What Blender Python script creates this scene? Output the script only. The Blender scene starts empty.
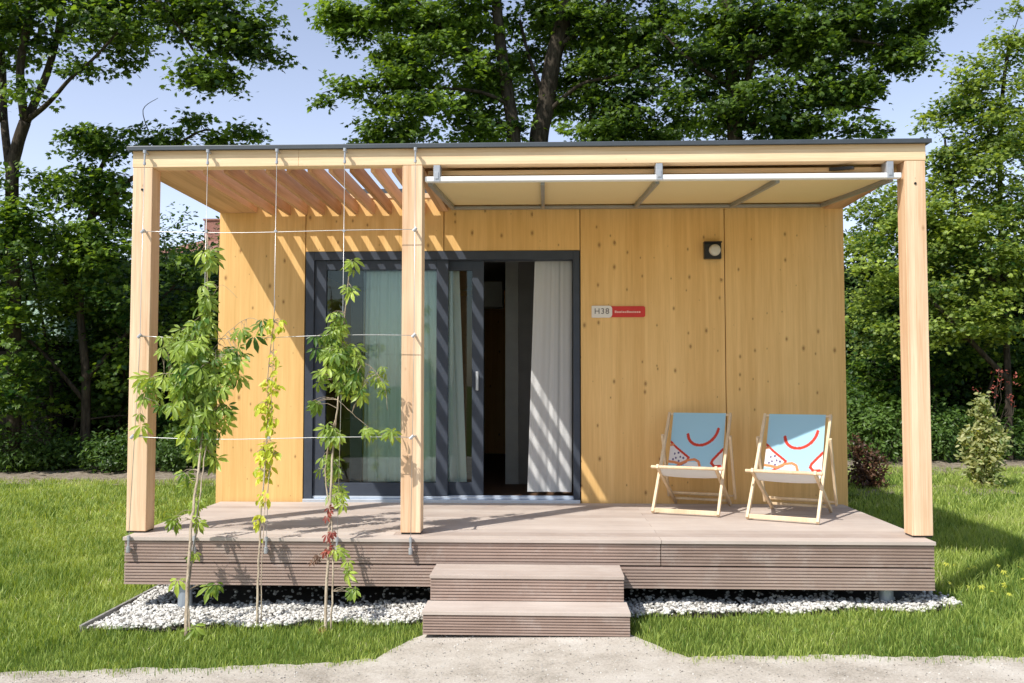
import bpy, math, random
import numpy as np
from mathutils import Vector, Matrix
random.seed(7); rng = np.random.default_rng(7)
S = bpy.context.scene
COL = S.collection
G = -0.485                      # path level; the deck surface is z = 0
SUN = Vector((-1.0, -1.02, 1.72)).normalized()

# ------------------------------------------------------------------ camera
CX, CY, CZ, YAW, PIT, F = 2.9555, -6.2951, 1.0449, -0.0368, 0.0476, 900.0
fwd = Vector((math.sin(YAW)*math.cos(PIT), math.cos(YAW)*math.cos(PIT), math.sin(PIT)))
rgt = Vector((math.cos(YAW), -math.sin(YAW), 0)); upv = rgt.cross(fwd)
cam = bpy.data.cameras.new('camera'); co = bpy.data.objects.new('camera', cam); COL.objects.link(co)
cam.lens = F/1024*36; cam.sensor_width = 36; cam.clip_end = 2000; cam.clip_start = 0.05
m = Matrix.Identity(4)
for i in range(3):
    m[i][0] = rgt[i]; m[i][1] = upv[i]; m[i][2] = -fwd[i]; m[i][3] = (CX, CY, CZ)[i]
co.matrix_world = m; S.camera = co

def P(px, py, Y):               # world point on the plane y = Y seen at a photo position
    d = fwd + rgt*((px-512)/F) + upv*((341.5-py)/F)
    return Vector((CX, CY, CZ)) + d*((Y-CY)/d.y)
def ppm(Y): return F/(Y-CY)     # photo pixels per metre there

# ------------------------------------------------------------------ mesh helpers
class MB:
    def __init__(s): s.v = []; s.f = []; s.m = []
    def add(s, vs, fs, mi=0):
        o = len(s.v); s.v += [tuple(v) for v in vs]
        for f in fs: s.f.append(tuple(i+o for i in f)); s.m.append(mi)
        return s
    def box(s, x0, x1, y0, y1, z0, z1, mi=0):
        return s.add([(x0,y0,z0),(x1,y0,z0),(x1,y1,z0),(x0,y1,z0),(x0,y0,z1),(x1,y0,z1),(x1,y1,z1),(x0,y1,z1)],
                     [(0,3,2,1),(4,5,6,7),(0,1,5,4),(1,2,6,5),(2,3,7,6),(3,0,4,7)], mi)
    def bar(s, a, b, w, h, up=(0,0,1), mi=0):      # rectangular bar from a to b
        a = Vector(a); b = Vector(b); d = (b-a).normalized(); u = Vector(up)
        if abs(d.dot(u)) > .99: u = Vector((0,1,0))
        x = d.cross(u).normalized(); y = x.cross(d)
        vs = [p + x*(i*w/2) + y*(j*h/2) for p in (a, b) for i, j in ((-1,-1),(1,-1),(1,1),(-1,1))]
        return s.add(vs, [(0,1,2,3),(7,6,5,4),(0,4,5,1),(1,5,6,2),(2,6,7,3),(3,7,4,0)], mi)
    def tube(s, pts, rad, n=8, mi=0, cap=True):
        pts = [Vector(p) for p in pts]; k = len(pts)
        if not hasattr(rad, '__len__'): rad = [rad]*k
        vs = []
        ref = Vector((0.31, 0.95, 0.07))
        for i, p in enumerate(pts):
            d = (pts[min(i+1,k-1)]-pts[max(i-1,0)]).normalized()
            x = d.cross(ref)
            if x.length < .05: x = d.cross(Vector((1,0,0)))
            x.normalize(); y = d.cross(x)
            for j in range(n):
                t = 2*math.pi*j/n; vs.append(p + x*(math.cos(t)*rad[i]) + y*(math.sin(t)*rad[i]))
        fs = [(i*n+j, i*n+(j+1)%n, (i+1)*n+(j+1)%n, (i+1)*n+j) for i in range(k-1) for j in range(n)]
        if cap: fs += [tuple(range(n))[::-1], tuple((k-1)*n+j for j in range(n))]
        return s.add(vs, fs, mi)
    def build(s, name, mats, parent=None, bevel=0, smooth=False):
        me = bpy.data.meshes.new(name); me.from_pydata(s.v, [], s.f)
        if not isinstance(mats, (list, tuple)): mats = [mats]
        for mt in mats: me.materials.append(mt)
        me.polygons.foreach_set('material_index', s.m)
        if smooth: me.polygons.foreach_set('use_smooth', [True]*len(s.f))
        me.update()
        o = bpy.data.objects.new(name, me); COL.objects.link(o)
        if parent: o.parent = parent
        if bevel:
            b = o.modifiers.new('bevel', 'BEVEL'); b.width = bevel; b.segments = 2; b.limit_method = 'ANGLE'
        return o
def npmesh(name, V, Fc, mat, parent=None, tone=None, smooth=False, mi=None):   # V (n,3), Fc (m,k)
    me = bpy.data.meshes.new(name); k = Fc.shape[1]
    me.vertices.add(len(V)); me.vertices.foreach_set('co', V.astype(np.float32).ravel())
    me.loops.add(Fc.size); me.loops.foreach_set('vertex_index', Fc.astype(np.int32).ravel())
    me.polygons.add(len(Fc)); me.polygons.foreach_set('loop_start', np.arange(0, Fc.size, k, dtype=np.int32))
    for mt in (mat if isinstance(mat, (list, tuple)) else [mat]): me.materials.append(mt)
    if mi is not None: me.polygons.foreach_set('material_index', mi.astype(np.int32))
    if tone is not None:
        at = me.attributes.new('tone', 'FLOAT', 'POINT'); at.data.foreach_set('value', tone.astype(np.float32))
    me.update(calc_edges=True)
    me.polygons.foreach_set('use_smooth', [smooth]*len(Fc))
    o = bpy.data.objects.new(name, me); COL.objects.link(o)
    if parent: o.parent = parent
    return o
def thing(name, label, cat, loc=(0,0,0), rz=0, group=None):
    o = bpy.data.objects.new(name, None); COL.objects.link(o); o.location = loc; o.rotation_euler = (0,0,rz)
    o.empty_display_size = .1
    return tag(o, label, cat, group)
def tag(o, label=None, cat=None, group=None, kind=None):
    if label: o['label'] = label
    if cat: o['category'] = cat
    if group: o['group'] = group
    if kind: o['kind'] = kind
    return o
def bake(root):                # parts were written in world coordinates: shift them under the placed empty
    inv = Matrix.Translation(root.location).inverted()
    for ch in COL.objects:
        if ch.parent == root and ch.type == 'MESH' and not ch.get('baked'):
            ch.data.transform(inv)
            for g in COL.objects:
                if g.parent == ch and g.type == 'MESH': g.data.transform(inv)
    return root

# ------------------------------------------------------------------ materials
def mat(name):
    m = bpy.data.materials.new(name); m.use_nodes = True; nt = m.node_tree; nt.nodes.clear()
    out = nt.nodes.new('ShaderNodeOutputMaterial')
    return m, nt, out
def N(nt, t, **kw):
    n = nt.nodes.new('ShaderNode'+t)
    for k, v in kw.items():
        if k in n.inputs.keys() if isinstance(k, str) else False: n.inputs[k].default_value = v
        else: setattr(n, k, v)
    return n
def ramp(nt, src, stops, interp='LINEAR'):
    r = nt.nodes.new('ShaderNodeValToRGB'); r.color_ramp.interpolation = interp
    while len(r.color_ramp.elements) < len(stops): r.color_ramp.elements.new(.5)
    for e, (p, c) in zip(r.color_ramp.elements, stops):
        e.position = p; e.color = (*c, 1) if len(c) == 3 else c
    nt.links.new(src, r.inputs[0]); return r.outputs[0]
def noise(nt, vec, scale=5, detail=4, rough=.55):
    n = nt.nodes.new('ShaderNodeTexNoise'); n.inputs['Scale'].default_value = scale
    n.inputs['Detail'].default_value = detail; n.inputs['Roughness'].default_value = rough
    if vec is not None: nt.links.new(vec, n.inputs['Vector'])
    return n.outputs[0]
def mapping(nt, vec, scale=(1,1,1), loc=(0,0,0)):
    n = nt.nodes.new('ShaderNodeMapping'); n.inputs['Scale'].default_value = scale; n.inputs['Location'].default_value = loc
    nt.links.new(vec, n.inputs['Vector']); return n.outputs[0]
def mixc(nt, fac, a, b, mode='MIX'):
    n = nt.nodes.new('ShaderNodeMix'); n.data_type = 'RGBA'; n.blend_type = mode
    for s, v in ((n.inputs[0], fac), (n.inputs[6], a), (n.inputs[7], b)):
        if hasattr(v, 'is_linked'): nt.links.new(v, s)
        elif isinstance(v, (int, float)): s.default_value = v
        else: s.default_value = (*v, 1)
    return n.outputs[2]
def math_(nt, op, a, b=None, c=None):
    n = nt.nodes.new('ShaderNodeMath'); n.operation = op
    for s, v in zip(n.inputs, (a, b, c)):
        if v is None: continue
        if hasattr(v, 'is_linked'): nt.links.new(v, s)
        else: s.default_value = v
    return n.outputs[0]
def bsdf(nt, out, color, rough=.6, bump=None, bs=.2, bd=.01, spec=.4, metal=0.):
    p = nt.nodes.new('ShaderNodeBsdfPrincipled')
    if hasattr(color, 'is_linked'): nt.links.new(color, p.inputs['Base Color'])
    else: p.inputs['Base Color'].default_value = (*color, 1)
    if hasattr(rough, 'is_linked'): nt.links.new(rough, p.inputs['Roughness'])
    else: p.inputs['Roughness'].default_value = rough
    p.inputs['Specular IOR Level'].default_value = spec; p.inputs['Metallic'].default_value = metal
    if bump is not None:
        b = nt.nodes.new('ShaderNodeBump'); b.inputs['Strength'].default_value = bs; b.inputs['Distance'].default_value = bd
        nt.links.new(bump, b.inputs['Height']); nt.links.new(b.outputs[0], p.inputs['Normal'])
    nt.links.new(p.outputs[0], out.inputs[0]); return p
def geo(nt): return nt.nodes.new('ShaderNodeNewGeometry').outputs['Position']
def rnd(nt): return nt.nodes.new('ShaderNodeObjectInfo').outputs['Random']

def plain(name, c, rough=.5, metal=0., spec=.4, var=.08, sc=8):
    m, nt, out = mat(name)
    n = noise(nt, geo(nt), sc, 4)
    a = tuple(x*(1-var) for x in c); b = tuple(min(1, x*(1+var)) for x in c)
    bsdf(nt, out, ramp(nt, n, [(.3, a), (.7, b)]), rough, spec=spec, metal=metal); return m

def wood(name, dark, light, axis='z', knots=1.0, lam=.16, rough=.62, knotcol=(.24,.11,.04), dirt=None):
    m, nt, out = mat(name); g = geo(nt)
    st = {'z': (1,1,.035), 'x': (.035,1,1), 'y': (1,.035,1)}[axis]
    off = nt.nodes.new('ShaderNodeVectorMath'); off.operation = 'ADD'; nt.links.new(g, off.inputs[0])
    cb = nt.nodes.new('ShaderNodeCombineXYZ'); r = rnd(nt)
    for i in range(3): nt.links.new(math_(nt, 'MULTIPLY', r, 7.3+3.1*i), cb.inputs[i])
    nt.links.new(cb.outputs[0], off.inputs[1]); v = off.outputs[0]
    fine = noise(nt, mapping(nt, v, tuple(s*1. for s in st)), 95, 3, .6)
    mid = noise(nt, mapping(nt, v, tuple(s if s == 1 else s*.9 for s in st)), 22, 4, .55)
    broad = noise(nt, v, 1.3, 3)
    # lamellas: every strip its own tone
    sx = nt.nodes.new('ShaderNodeSeparateXYZ'); nt.links.new(v, sx.inputs[0])
    ax = {'z': 0, 'x': 2, 'y': 0}[axis]
    cell = math_(nt, 'FLOOR', math_(nt, 'DIVIDE', sx.outputs[ax], lam))
    wn = nt.nodes.new('ShaderNodeTexWhiteNoise'); wn.noise_dimensions = '1D'; nt.links.new(cell, wn.inputs['W'])
    f = math_(nt, 'ADD', math_(nt, 'MULTIPLY', fine, .34), math_(nt, 'MULTIPLY', mid, .50))
    f = math_(nt, 'ADD', f, math_(nt, 'MULTIPLY', wn.outputs[0], .15 if lam > .1 else .22))
    f = math_(nt, 'ADD', f, math_(nt, 'MULTIPLY', broad, .16))
    if axis == 'y': f = math_(nt, 'ADD', f, math_(nt, 'MULTIPLY', math_(nt, 'SUBTRACT', r, .5), .35))
    c = ramp(nt, f, [(.34, dark), (.82, light)])
    if knots > 0:
        vo = nt.nodes.new('ShaderNodeTexVoronoi'); vo.inputs['Scale'].default_value = 7.4
        ks = {'z': (1.15,0 if lam > .1 else 1,.62), 'x': (.62,1,1.15), 'y': (1,.62,1)}[axis]
        if lam > .1 and axis == 'z':             # wall panels: knots scattered over the x-z face
            vo.voronoi_dimensions = '2D'; sw = nt.nodes.new('ShaderNodeCombineXYZ')
            nt.links.new(sx.outputs[0], sw.inputs[0]); nt.links.new(math_(nt, 'MULTIPLY', sx.outputs[2], .6), sw.inputs[1]); nt.links.new(sw.outputs[0], vo.inputs['Vector'])
        else: nt.links.new(mapping(nt, v, ks), vo.inputs['Vector'])
        vo.inputs['Randomness'].default_value = 1
        sc = nt.nodes.new('ShaderNodeSeparateColor'); nt.links.new(vo.outputs['Color'], sc.inputs[0])
        size = math_(nt, 'ADD', math_(nt, 'MULTIPLY', math_(nt, 'POWER', sc.outputs[0], 2.2), .075*knots), .008)
        k = math_(nt, 'DIVIDE', math_(nt, 'SUBTRACT', size, vo.outputs['Distance']), .022)
        k = math_(nt, 'MINIMUM', math_(nt, 'MAXIMUM', k, 0), 1)
        halo = math_(nt, 'DIVIDE', math_(nt, 'SUBTRACT', math_(nt, 'MULTIPLY', size, 2.0), vo.outputs['Distance']), .12)
        halo = math_(nt, 'MINIMUM', math_(nt, 'MAXIMUM', halo, 0), .45)
        c = mixc(nt, halo, c, tuple(x*.72 for x in dark)); c = mixc(nt, math_(nt, 'MULTIPLY', k, .66), c, knotcol)
    bsdf(nt, out, c, rough, bump=fine, bs=.25, bd=.003, spec=.25); return m

M = {}
M['wall'] = wood('spruce_panel', (.67,.385,.125), (.95,.62,.26), 'z', 1.0, .135)
M['post'] = wood('larch_post', (.58,.31,.15), (.98,.76,.52), 'z', .8, .043)
M['beam'] = wood('larch_beam', (.66,.40,.20), (.97,.75,.48), 'x', .6, .06)
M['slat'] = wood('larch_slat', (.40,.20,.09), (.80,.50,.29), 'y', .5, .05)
M['chair'] = wood('beech_chair', (.62,.44,.26), (.85,.68,.46), 'z', 0, .1, .45)
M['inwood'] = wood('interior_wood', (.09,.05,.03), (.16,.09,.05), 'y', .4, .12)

def composite(name, a, b, axis='x'):
    m, nt, out = mat(name); g = geo(nt)
    st = (.05,1,1) if axis == 'x' else (1,.05,1)
    f = noise(nt, mapping(nt, g, st), 60, 4, .6)
    br = noise(nt, g, 2.2, 5, .6)
    r = rnd(nt)
    s = math_(nt, 'ADD', math_(nt, 'MULTIPLY', f, .45), math_(nt, 'MULTIPLY', br, .45))
    s = math_(nt, 'ADD', s, math_(nt, 'MULTIPLY', r, .34))
    c = ramp(nt, s, [(.36, a), (.90, b)])
    # pale dust and water stains
    d = ramp(nt, noise(nt, g, 5.5, 6, .7), [(.52, (0,0,0)), (.75, (1,1,1))])
    c = mixc(nt, math_(nt, 'MULTIPLY', d, .35), c, (.62,.56,.50))
    bsdf(nt, out, c, .72, bump=f, bs=.3, bd=.002, spec=.25); return m
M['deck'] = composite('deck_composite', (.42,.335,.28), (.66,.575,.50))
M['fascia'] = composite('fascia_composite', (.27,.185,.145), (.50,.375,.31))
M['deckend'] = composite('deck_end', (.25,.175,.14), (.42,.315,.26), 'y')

def leafmat(name, a, b, trans=.42, rough=.42, sat=None):
    m, nt, out = mat(name)
    at = nt.nodes.new('ShaderNodeAttribute'); at.attribute_name = 'tone'
    c = ramp(nt, at.outputs['Fac'], [(0, a), (1, b)] if not sat else [(0, a), (.92, b), (1, sat)])
    p = nt.nodes.new('ShaderNodeBsdfPrincipled'); nt.links.new(c, p.inputs['Base Color'])
    p.inputs['Roughness'].default_value = rough; p.inputs['Specular IOR Level'].default_value = .45
    t = nt.nodes.new('ShaderNodeBsdfTranslucent')
    c2 = mixc(nt, 1.0, c, (1.35,1.25,.45), 'MULTIPLY'); nt.links.new(c2, t.inputs['Color'])
    mx = nt.nodes.new('ShaderNodeMixShader'); mx.inputs[0].default_value = trans
    nt.links.new(p.outputs[0], mx.inputs[1]); nt.links.new(t.outputs[0], mx.inputs[2]); nt.links.new(mx.outputs[0], out.inputs[0])
    return m
M['maple'] = leafmat('maple_leaf', (.016,.050,.012), (.27,.42,.06), .5)
M['maple_light'] = leafmat('maple_light_leaf', (.028,.080,.014), (.32,.48,.07), .5)
M['lime'] = leafmat('lime_leaf', (.035,.095,.016), (.50,.62,.12), .5)
M['hedge'] = leafmat('hedge_leaf', (.014,.042,.012), (.14,.25,.045), .5)
M['bush'] = leafmat('bush_leaf', (.05,.11,.02), (.17,.28,.055))
M['varieg'] = leafmat('variegated_leaf', (.14,.22,.05), (.66,.64,.32))
M['brownleaf'] = leafmat('copper_leaf', (.045,.02,.012), (.17,.085,.045), .25)
M['redleaf'] = leafmat('red_leaf', (.20,.03,.02), (.55,.16,.12), .3)
M['vine'] = leafmat('creeper_leaf', (.075,.17,.025), (.50,.64,.12), .45)
M['vineyel'] = leafmat('yellow_creeper_leaf', (.40,.50,.03), (.80,.80,.12), .45)
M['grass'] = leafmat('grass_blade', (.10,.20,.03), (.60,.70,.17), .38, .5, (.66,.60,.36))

def barkmat(name, a, b):
    m, nt, out = mat(name); g = geo(nt)
    f = noise(nt, mapping(nt, g, (1,1,.22)), 16, 6, .65)
    bsdf(nt, out, ramp(nt, f, [(.3, a), (.7, b)]), .9, bump=f, bs=.9, bd=.04, spec=.1); return m
M['bark'] = barkmat('bark', (.016,.012,.009), (.11,.088,.066))
M['vinestem'] = barkmat('creeper_stem', (.28,.21,.14), (.62,.52,.38))
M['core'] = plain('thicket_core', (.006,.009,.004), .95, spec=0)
M['anthracite'] = plain('anthracite_frame', (.058,.068,.088), .6, spec=.15, var=.1)
M['alu'] = plain('sill_metal', (.60,.66,.74), .35, .6, var=.05)
M['steel'] = plain('steel_cable', (.62,.62,.60), .35, .8)
M['bracket'] = plain('bracket_steel', (.50,.51,.53), .4, .5)
M['trim'] = plain('roof_flashing', (.085,.095,.105), .45, .3)
M['bedshade'] = plain('gravel_bed_shade', (.10,.09,.078), .9, spec=.1, var=.3, sc=60)  # dark bed colour stands in for the shade under the deck
M['white'] = plain('white_coating', (.86,.86,.84), .35, var=.03)
M['railgrey'] = plain('grey_rail', (.30,.30,.28), .45, .2)
M['black'] = plain('black_housing', (.018,.016,.014), .4)
M['diffuser'] = plain('frosted_diffuser', (.62,.58,.50), .35)
M['red'] = plain('sign_red', (.62,.035,.02), .4, var=.03)
M['cream'] = plain('sign_cream', (.80,.74,.66), .4, var=.03)
M['signtext'] = plain('sign_grey_letters', (.16,.12,.10), .5)
M['signwhite'] = plain('sign_pale_letters', (.85,.50,.42), .5)
M['concrete'] = plain('concrete_edging', (.34,.32,.29), .85, var=.25, sc=30)
M['galv'] = plain('galvanised_foot', (.42,.47,.53), .4, .5)
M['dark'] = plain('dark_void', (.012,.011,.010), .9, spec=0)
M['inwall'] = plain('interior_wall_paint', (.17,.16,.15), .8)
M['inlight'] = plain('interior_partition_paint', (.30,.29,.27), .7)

M['roofred'] = plain('clay_roof_tiles', (.33,.16,.12), .8, var=.3, sc=20)
M['plaster'] = plain('mint_render', (.50,.68,.56), .8)
M['plasterw'] = plain('white_render', (.78,.78,.74), .8)
M['winglass'] = plain('dark_window', (.05,.07,.08), .1)

# stones, path, soil
def _():
    m, nt, out = mat('white_gravel'); g = geo(nt); at = nt.nodes.new('ShaderNodeAttribute'); at.attribute_name = 'tone'
    c = ramp(nt, at.outputs['Fac'], [(0, (.22,.20,.17)), (.4, (.64,.61,.55)), (1, (.82,.80,.75))])
    bsdf(nt, out, c, .8, bump=noise(nt, g, 120, 3), bs=.3, bd=.003, spec=.2); M['stone'] = m
    m, nt, out = mat('sandy_path'); g = geo(nt)
    a = noise(nt, g, 3.0, 6, .6); b = noise(nt, g, 70, 5, .7); c0 = noise(nt, g, 260, 3, .6)
    f = math_(nt, 'ADD', math_(nt, 'MULTIPLY', a, .45), math_(nt, 'MULTIPLY', b, .35)); f = math_(nt, 'ADD', f, math_(nt, 'MULTIPLY', c0, .2))
    c = ramp(nt, f, [(.34, (.24,.205,.16)), (.47, (.54,.48,.40)), (.62, (.74,.685,.60))])
    bsdf(nt, out, c, .9, bump=math_(nt, 'ADD', b, c0), bs=.6, bd=.01, spec=.15); M['path'] = m
    m, nt, out = mat('lawn_soil'); g = geo(nt)
    f = noise(nt, g, 1.4, 5, .6); h = noise(nt, g, 60, 4, .7)
    c = ramp(nt, math_(nt, 'ADD', math_(nt, 'MULTIPLY', f, .5), math_(nt, 'MULTIPLY', h, .5)), [(.3, (.05,.085,.014)), (.55, (.13,.19,.032)), (.75, (.26,.28,.08))])
    bsdf(nt, out, c, .95, bump=h, bs=1, bd=.03, spec=.05); M['soil'] = m
    m, nt, out = mat('bare_earth'); g = geo(nt)
    f = noise(nt, g, 9, 6, .7)
    bsdf(nt, out, ramp(nt, f, [(.3, (.14,.105,.07)), (.7, (.42,.36,.28))]), .95, bump=f, bs=1, bd=.04, spec=.05); M['earth'] = m
    # window glass: clear with a soft reflection
    m, nt, out = mat('window_glass')
    fr = nt.nodes.new('ShaderNodeFresnel'); fr.inputs[0].default_value = 1.5
    t = nt.nodes.new('ShaderNodeBsdfTransparent'); t.inputs[0].default_value = (.92,.97,.95,1)
    gl = nt.nodes.new('ShaderNodeBsdfGlossy'); gl.inputs['Roughness'].default_value = .015; gl.inputs['Color'].default_value = (.85,.95,.93,1)
    mx = nt.nodes.new('ShaderNodeMixShader'); nt.links.new(math_(nt, 'ADD', math_(nt, 'MULTIPLY', fr.outputs[0], 1.1), .02), mx.inputs[0])
    nt.links.new(t.outputs[0], mx.inputs[1]); nt.links.new(gl.outputs[0], mx.inputs[2]); nt.links.new(mx.outputs[0], out.inputs[0]); M['glass'] = m
    # thin curtain cloth
    for nm, col, tr, tp in (('sheer_curtain', (.88,.96,.92), .28, .02), ('heavy_curtain', (.80,.79,.77), .35, .0)):
        m, nt, out = mat(nm)
        d = nt.nodes.new('ShaderNodeBsdfDiffuse'); d.inputs[0].default_value = (*col, 1)
        t = nt.nodes.new('ShaderNodeBsdfTranslucent'); t.inputs[0].default_value = (*col, 1)
        tt = nt.nodes.new('ShaderNodeBsdfTransparent')
        a = nt.nodes.new('ShaderNodeMixShader'); a.inputs[0].default_value = tr; b = nt.nodes.new('ShaderNodeMixShader'); b.inputs[0].default_value = tp
        nt.links.new(d.outputs[0], a.inputs[1]); nt.links.new(t.outputs[0], a.inputs[2])
        nt.links.new(a.outputs[0], b.inputs[1]); nt.links.new(tt.outputs[0], b.inputs[2]); nt.links.new(b.outputs[0], out.inputs[0]); M[nm] = m
    m, nt, out = mat('awning_cloth'); g = geo(nt)
    w = noise(nt, g, 300, 2); c = ramp(nt, w, [(.3, (.78,.62,.34)), (.7, (.86,.70,.40))])
    d = nt.nodes.new('ShaderNodeBsdfDiffuse'); nt.links.new(c, d.inputs[0]); t = nt.nodes.new('ShaderNodeBsdfTranslucent'); nt.links.new(c, t.inputs[0])
    a = nt.nodes.new('ShaderNodeMixShader'); a.inputs[0].default_value = .012
    nt.links.new(d.outputs[0], a.inputs[1]); nt.links.new(t.outputs[0], a.inputs[2]); nt.links.new(a.outputs[0], out.inputs[0]); M['awning'] = m
    m, nt, out = mat('sling_cloth'); at = nt.nodes.new('ShaderNodeAttribute'); at.attribute_name = 'print'
    d = nt.nodes.new('ShaderNodeBsdfDiffuse'); nt.links.new(at.outputs['Color'], d.inputs[0])
    t = nt.nodes.new('ShaderNodeBsdfTranslucent'); nt.links.new(at.outputs['Color'], t.inputs[0])
    a = nt.nodes.new('ShaderNodeMixShader'); a.inputs[0].default_value = .22
    nt.links.new(d.outputs[0], a.inputs[1]); nt.links.new(t.outputs[0], a.inputs[2]); nt.links.new(a.outputs[0], out.inputs[0]); M['sling'] = m
_()

# ------------------------------------------------------------------ light
w = bpy.data.worlds.new('World'); S.world = w; w.use_nodes = True; nt = w.node_tree
bg = nt.nodes['Background']; sk = nt.nodes.new('ShaderNodeTexSky'); sk.sky_type = 'NISHITA'; sk.sun_disc = False
elev = math.asin(SUN.z); sk.sun_elevation = elev; sk.sun_rotation = math.atan2(SUN.x, SUN.y) % (2*math.pi)
sk.air_density = 1.0; sk.dust_density = 1.2; sk.ozone_density = 1.5
# haze brightening the view ahead: thickest near the horizon, added to the clear-sky model
gi = nt.nodes.new('ShaderNodeTexCoord'); sx_ = nt.nodes.new('ShaderNodeSeparateXYZ'); nt.links.new(gi.outputs['Generated'], sx_.inputs[0])
hz = math_(nt, 'POWER', math_(nt, 'SUBTRACT', 1.0, math_(nt, 'MAXIMUM', sx_.outputs[2], 0.0)), 2.2)
hc = nt.nodes.new('ShaderNodeVectorMath'); hc.operation = 'SCALE'; hc.inputs[0].default_value = (4.3,4.1,4.9)
fy = nt.nodes.new('ShaderNodeMapRange'); fy.interpolation_type = 'SMOOTHSTEP'; fy.inputs['From Min'].default_value = -.25; fy.inputs['From Max'].default_value = .8; nt.links.new(sx_.outputs[1], fy.inputs['Value'])
fy.inputs['To Min'].default_value = .15  # weaker behind the camera, to lower the fill on the wall
nt.links.new(math_(nt, 'MULTIPLY', hz, fy.outputs[0]), hc.inputs['Scale'])
ad = nt.nodes.new('ShaderNodeVectorMath'); ad.operation = 'ADD'; nt.links.new(sk.outputs[0], ad.inputs[0]); nt.links.new(hc.outputs[0], ad.inputs[1])
nt.links.new(ad.outputs[0], bg.inputs[0]); bg.inputs[1].default_value = .15
sl = bpy.data.lights.new('sun', 'SUN'); sl.energy = 5.0; sl.angle = math.radians(.5); sl.color = (1, .97, .92)
so = bpy.data.objects.new('sun', sl); COL.objects.link(so); so.rotation_euler = SUN.to_track_quat('Z', 'Y').to_euler(); so.location = (-10,-10,16)
S.view_settings.view_transform = 'Standard'; S.view_settings.look = 'None'; S.view_settings.exposure = 0
S.cycles.max_bounces = 10; S.cycles.transparent_max_bounces = 24

# ------------------------------------------------------------------ ground
def gz(x, y=0): return G + .016*(np.clip(x, -2, 8) - 2.8) - .0*y
def sheet(name, x0, x1, y0, y1, nx, ny, dz, mt, amp=0):
    X, Yv = np.meshgrid(np.linspace(x0,x1,nx), np.linspace(y0,y1,ny))
    Z = gz(X, Yv) + dz + amp*(rng.random(X.shape)-.5)
    V = np.stack([X, Yv, Z], -1).reshape(-1,3)
    i = np.arange((ny-1)*nx).reshape(ny-1, nx)[:, :-1].ravel()
    return npmesh(name, V, np.stack([i, i+1, i+nx+1, i+nx], -1), mt, smooth=True)
# one ground sheet out to the horizon (fine steps near the cabin so the gentle fall is followed)
xs = np.concatenate([[-600,-200,-60,-20,-8], np.linspace(-4,10,29), [14,25,60,200,600]]); ys = np.concatenate([[-600,-100,-30,-10], np.linspace(-6,14,21), [20,40,100,300,900]])
X, Yv = np.meshgrid(xs, ys); V = np.stack([X, Yv, gz(X)-.012], -1).reshape(-1,3)
i = np.arange((len(ys)-1)*len(xs)).reshape(len(ys)-1, len(xs))[:, :-1].ravel(); nx = len(xs)
tag(npmesh('ground', V, np.stack([i, i+1, i+nx+1, i+nx], -1), M['soil'], smooth=True), kind='structure')

def edge_front(x):              # y of the lawn / path border in front of the cabin
    wob = .022*np.sin(x*3.1+.7) + .014*np.sin(x*9.7+1) + .010*np.sin(x*27)+.008*np.sin(x*61+2)
    y = np.where(x < 2.03, -1.55 + .105*x, -1.31) + wob
    y = np.where((x > 2.0) & (x < 2.21), -1.34 + ((x-2.0)/.21)**.8*.50 + wob, y)
    y = np.where((x >= 2.21) & (x <= 3.46), -.70, y)
    y = np.where((x > 3.46) & (x < 3.75), -.82 - (x-3.46)/.29*.49 + wob, y)
    y = np.where(x >= 3.75, -1.31 + wob, y)
    return y
# path in front: follows the border
xx = np.concatenate([[-30,-12], np.linspace(-6, 12, 721), [20,30]]); yf = edge_front(xx)
V = []   # runs a little under the ragged grass border; Fc = []
rows = [-.13, .08, .5, 1.5, 3, 8]
for r in rows: V.append(np.stack([xx, yf - r, gz(xx) + np.where(r > .05, .004, .001)*np.ones_like(xx)], -1))
V = np.concatenate(V); n = len(xx)
i = (np.arange(len(rows)-1)[:, None]*n + np.arange(n-1)[None]).ravel()
tag(npmesh('path', V, np.stack([i, i+n, i+n+1, i+1], -1), M['path'], smooth=True), kind='structure')
# strip of bare earth at the foot of the thicket, both sides
sh = sheet('earth_strip', -16, -.8, 7.75, 11, 60, 12, .02, M['earth'], .06); tag(sh, kind='structure')
sh = sheet('earth_bed', 6.2, 17, 8.3, 12, 60, 12, .02, M['earth'], .06); tag(sh, kind='structure')

def inside_gravel(x, y): return (x > .0) & (x < 5.75) & (y > grav_front(x)) & (y < 8)
def grav_front(x): return -.565 + .07*x + .03*np.sin(x*9) + .012*np.sin(x*23)

# gravel bed
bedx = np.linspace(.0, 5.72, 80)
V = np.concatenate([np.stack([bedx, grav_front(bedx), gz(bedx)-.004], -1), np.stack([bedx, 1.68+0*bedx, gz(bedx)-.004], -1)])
i = np.arange(79); tag(npmesh('gravel_bed', V, np.stack([i, i+1, i+81, i+80], -1), M['bedshade']), kind='structure')
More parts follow.
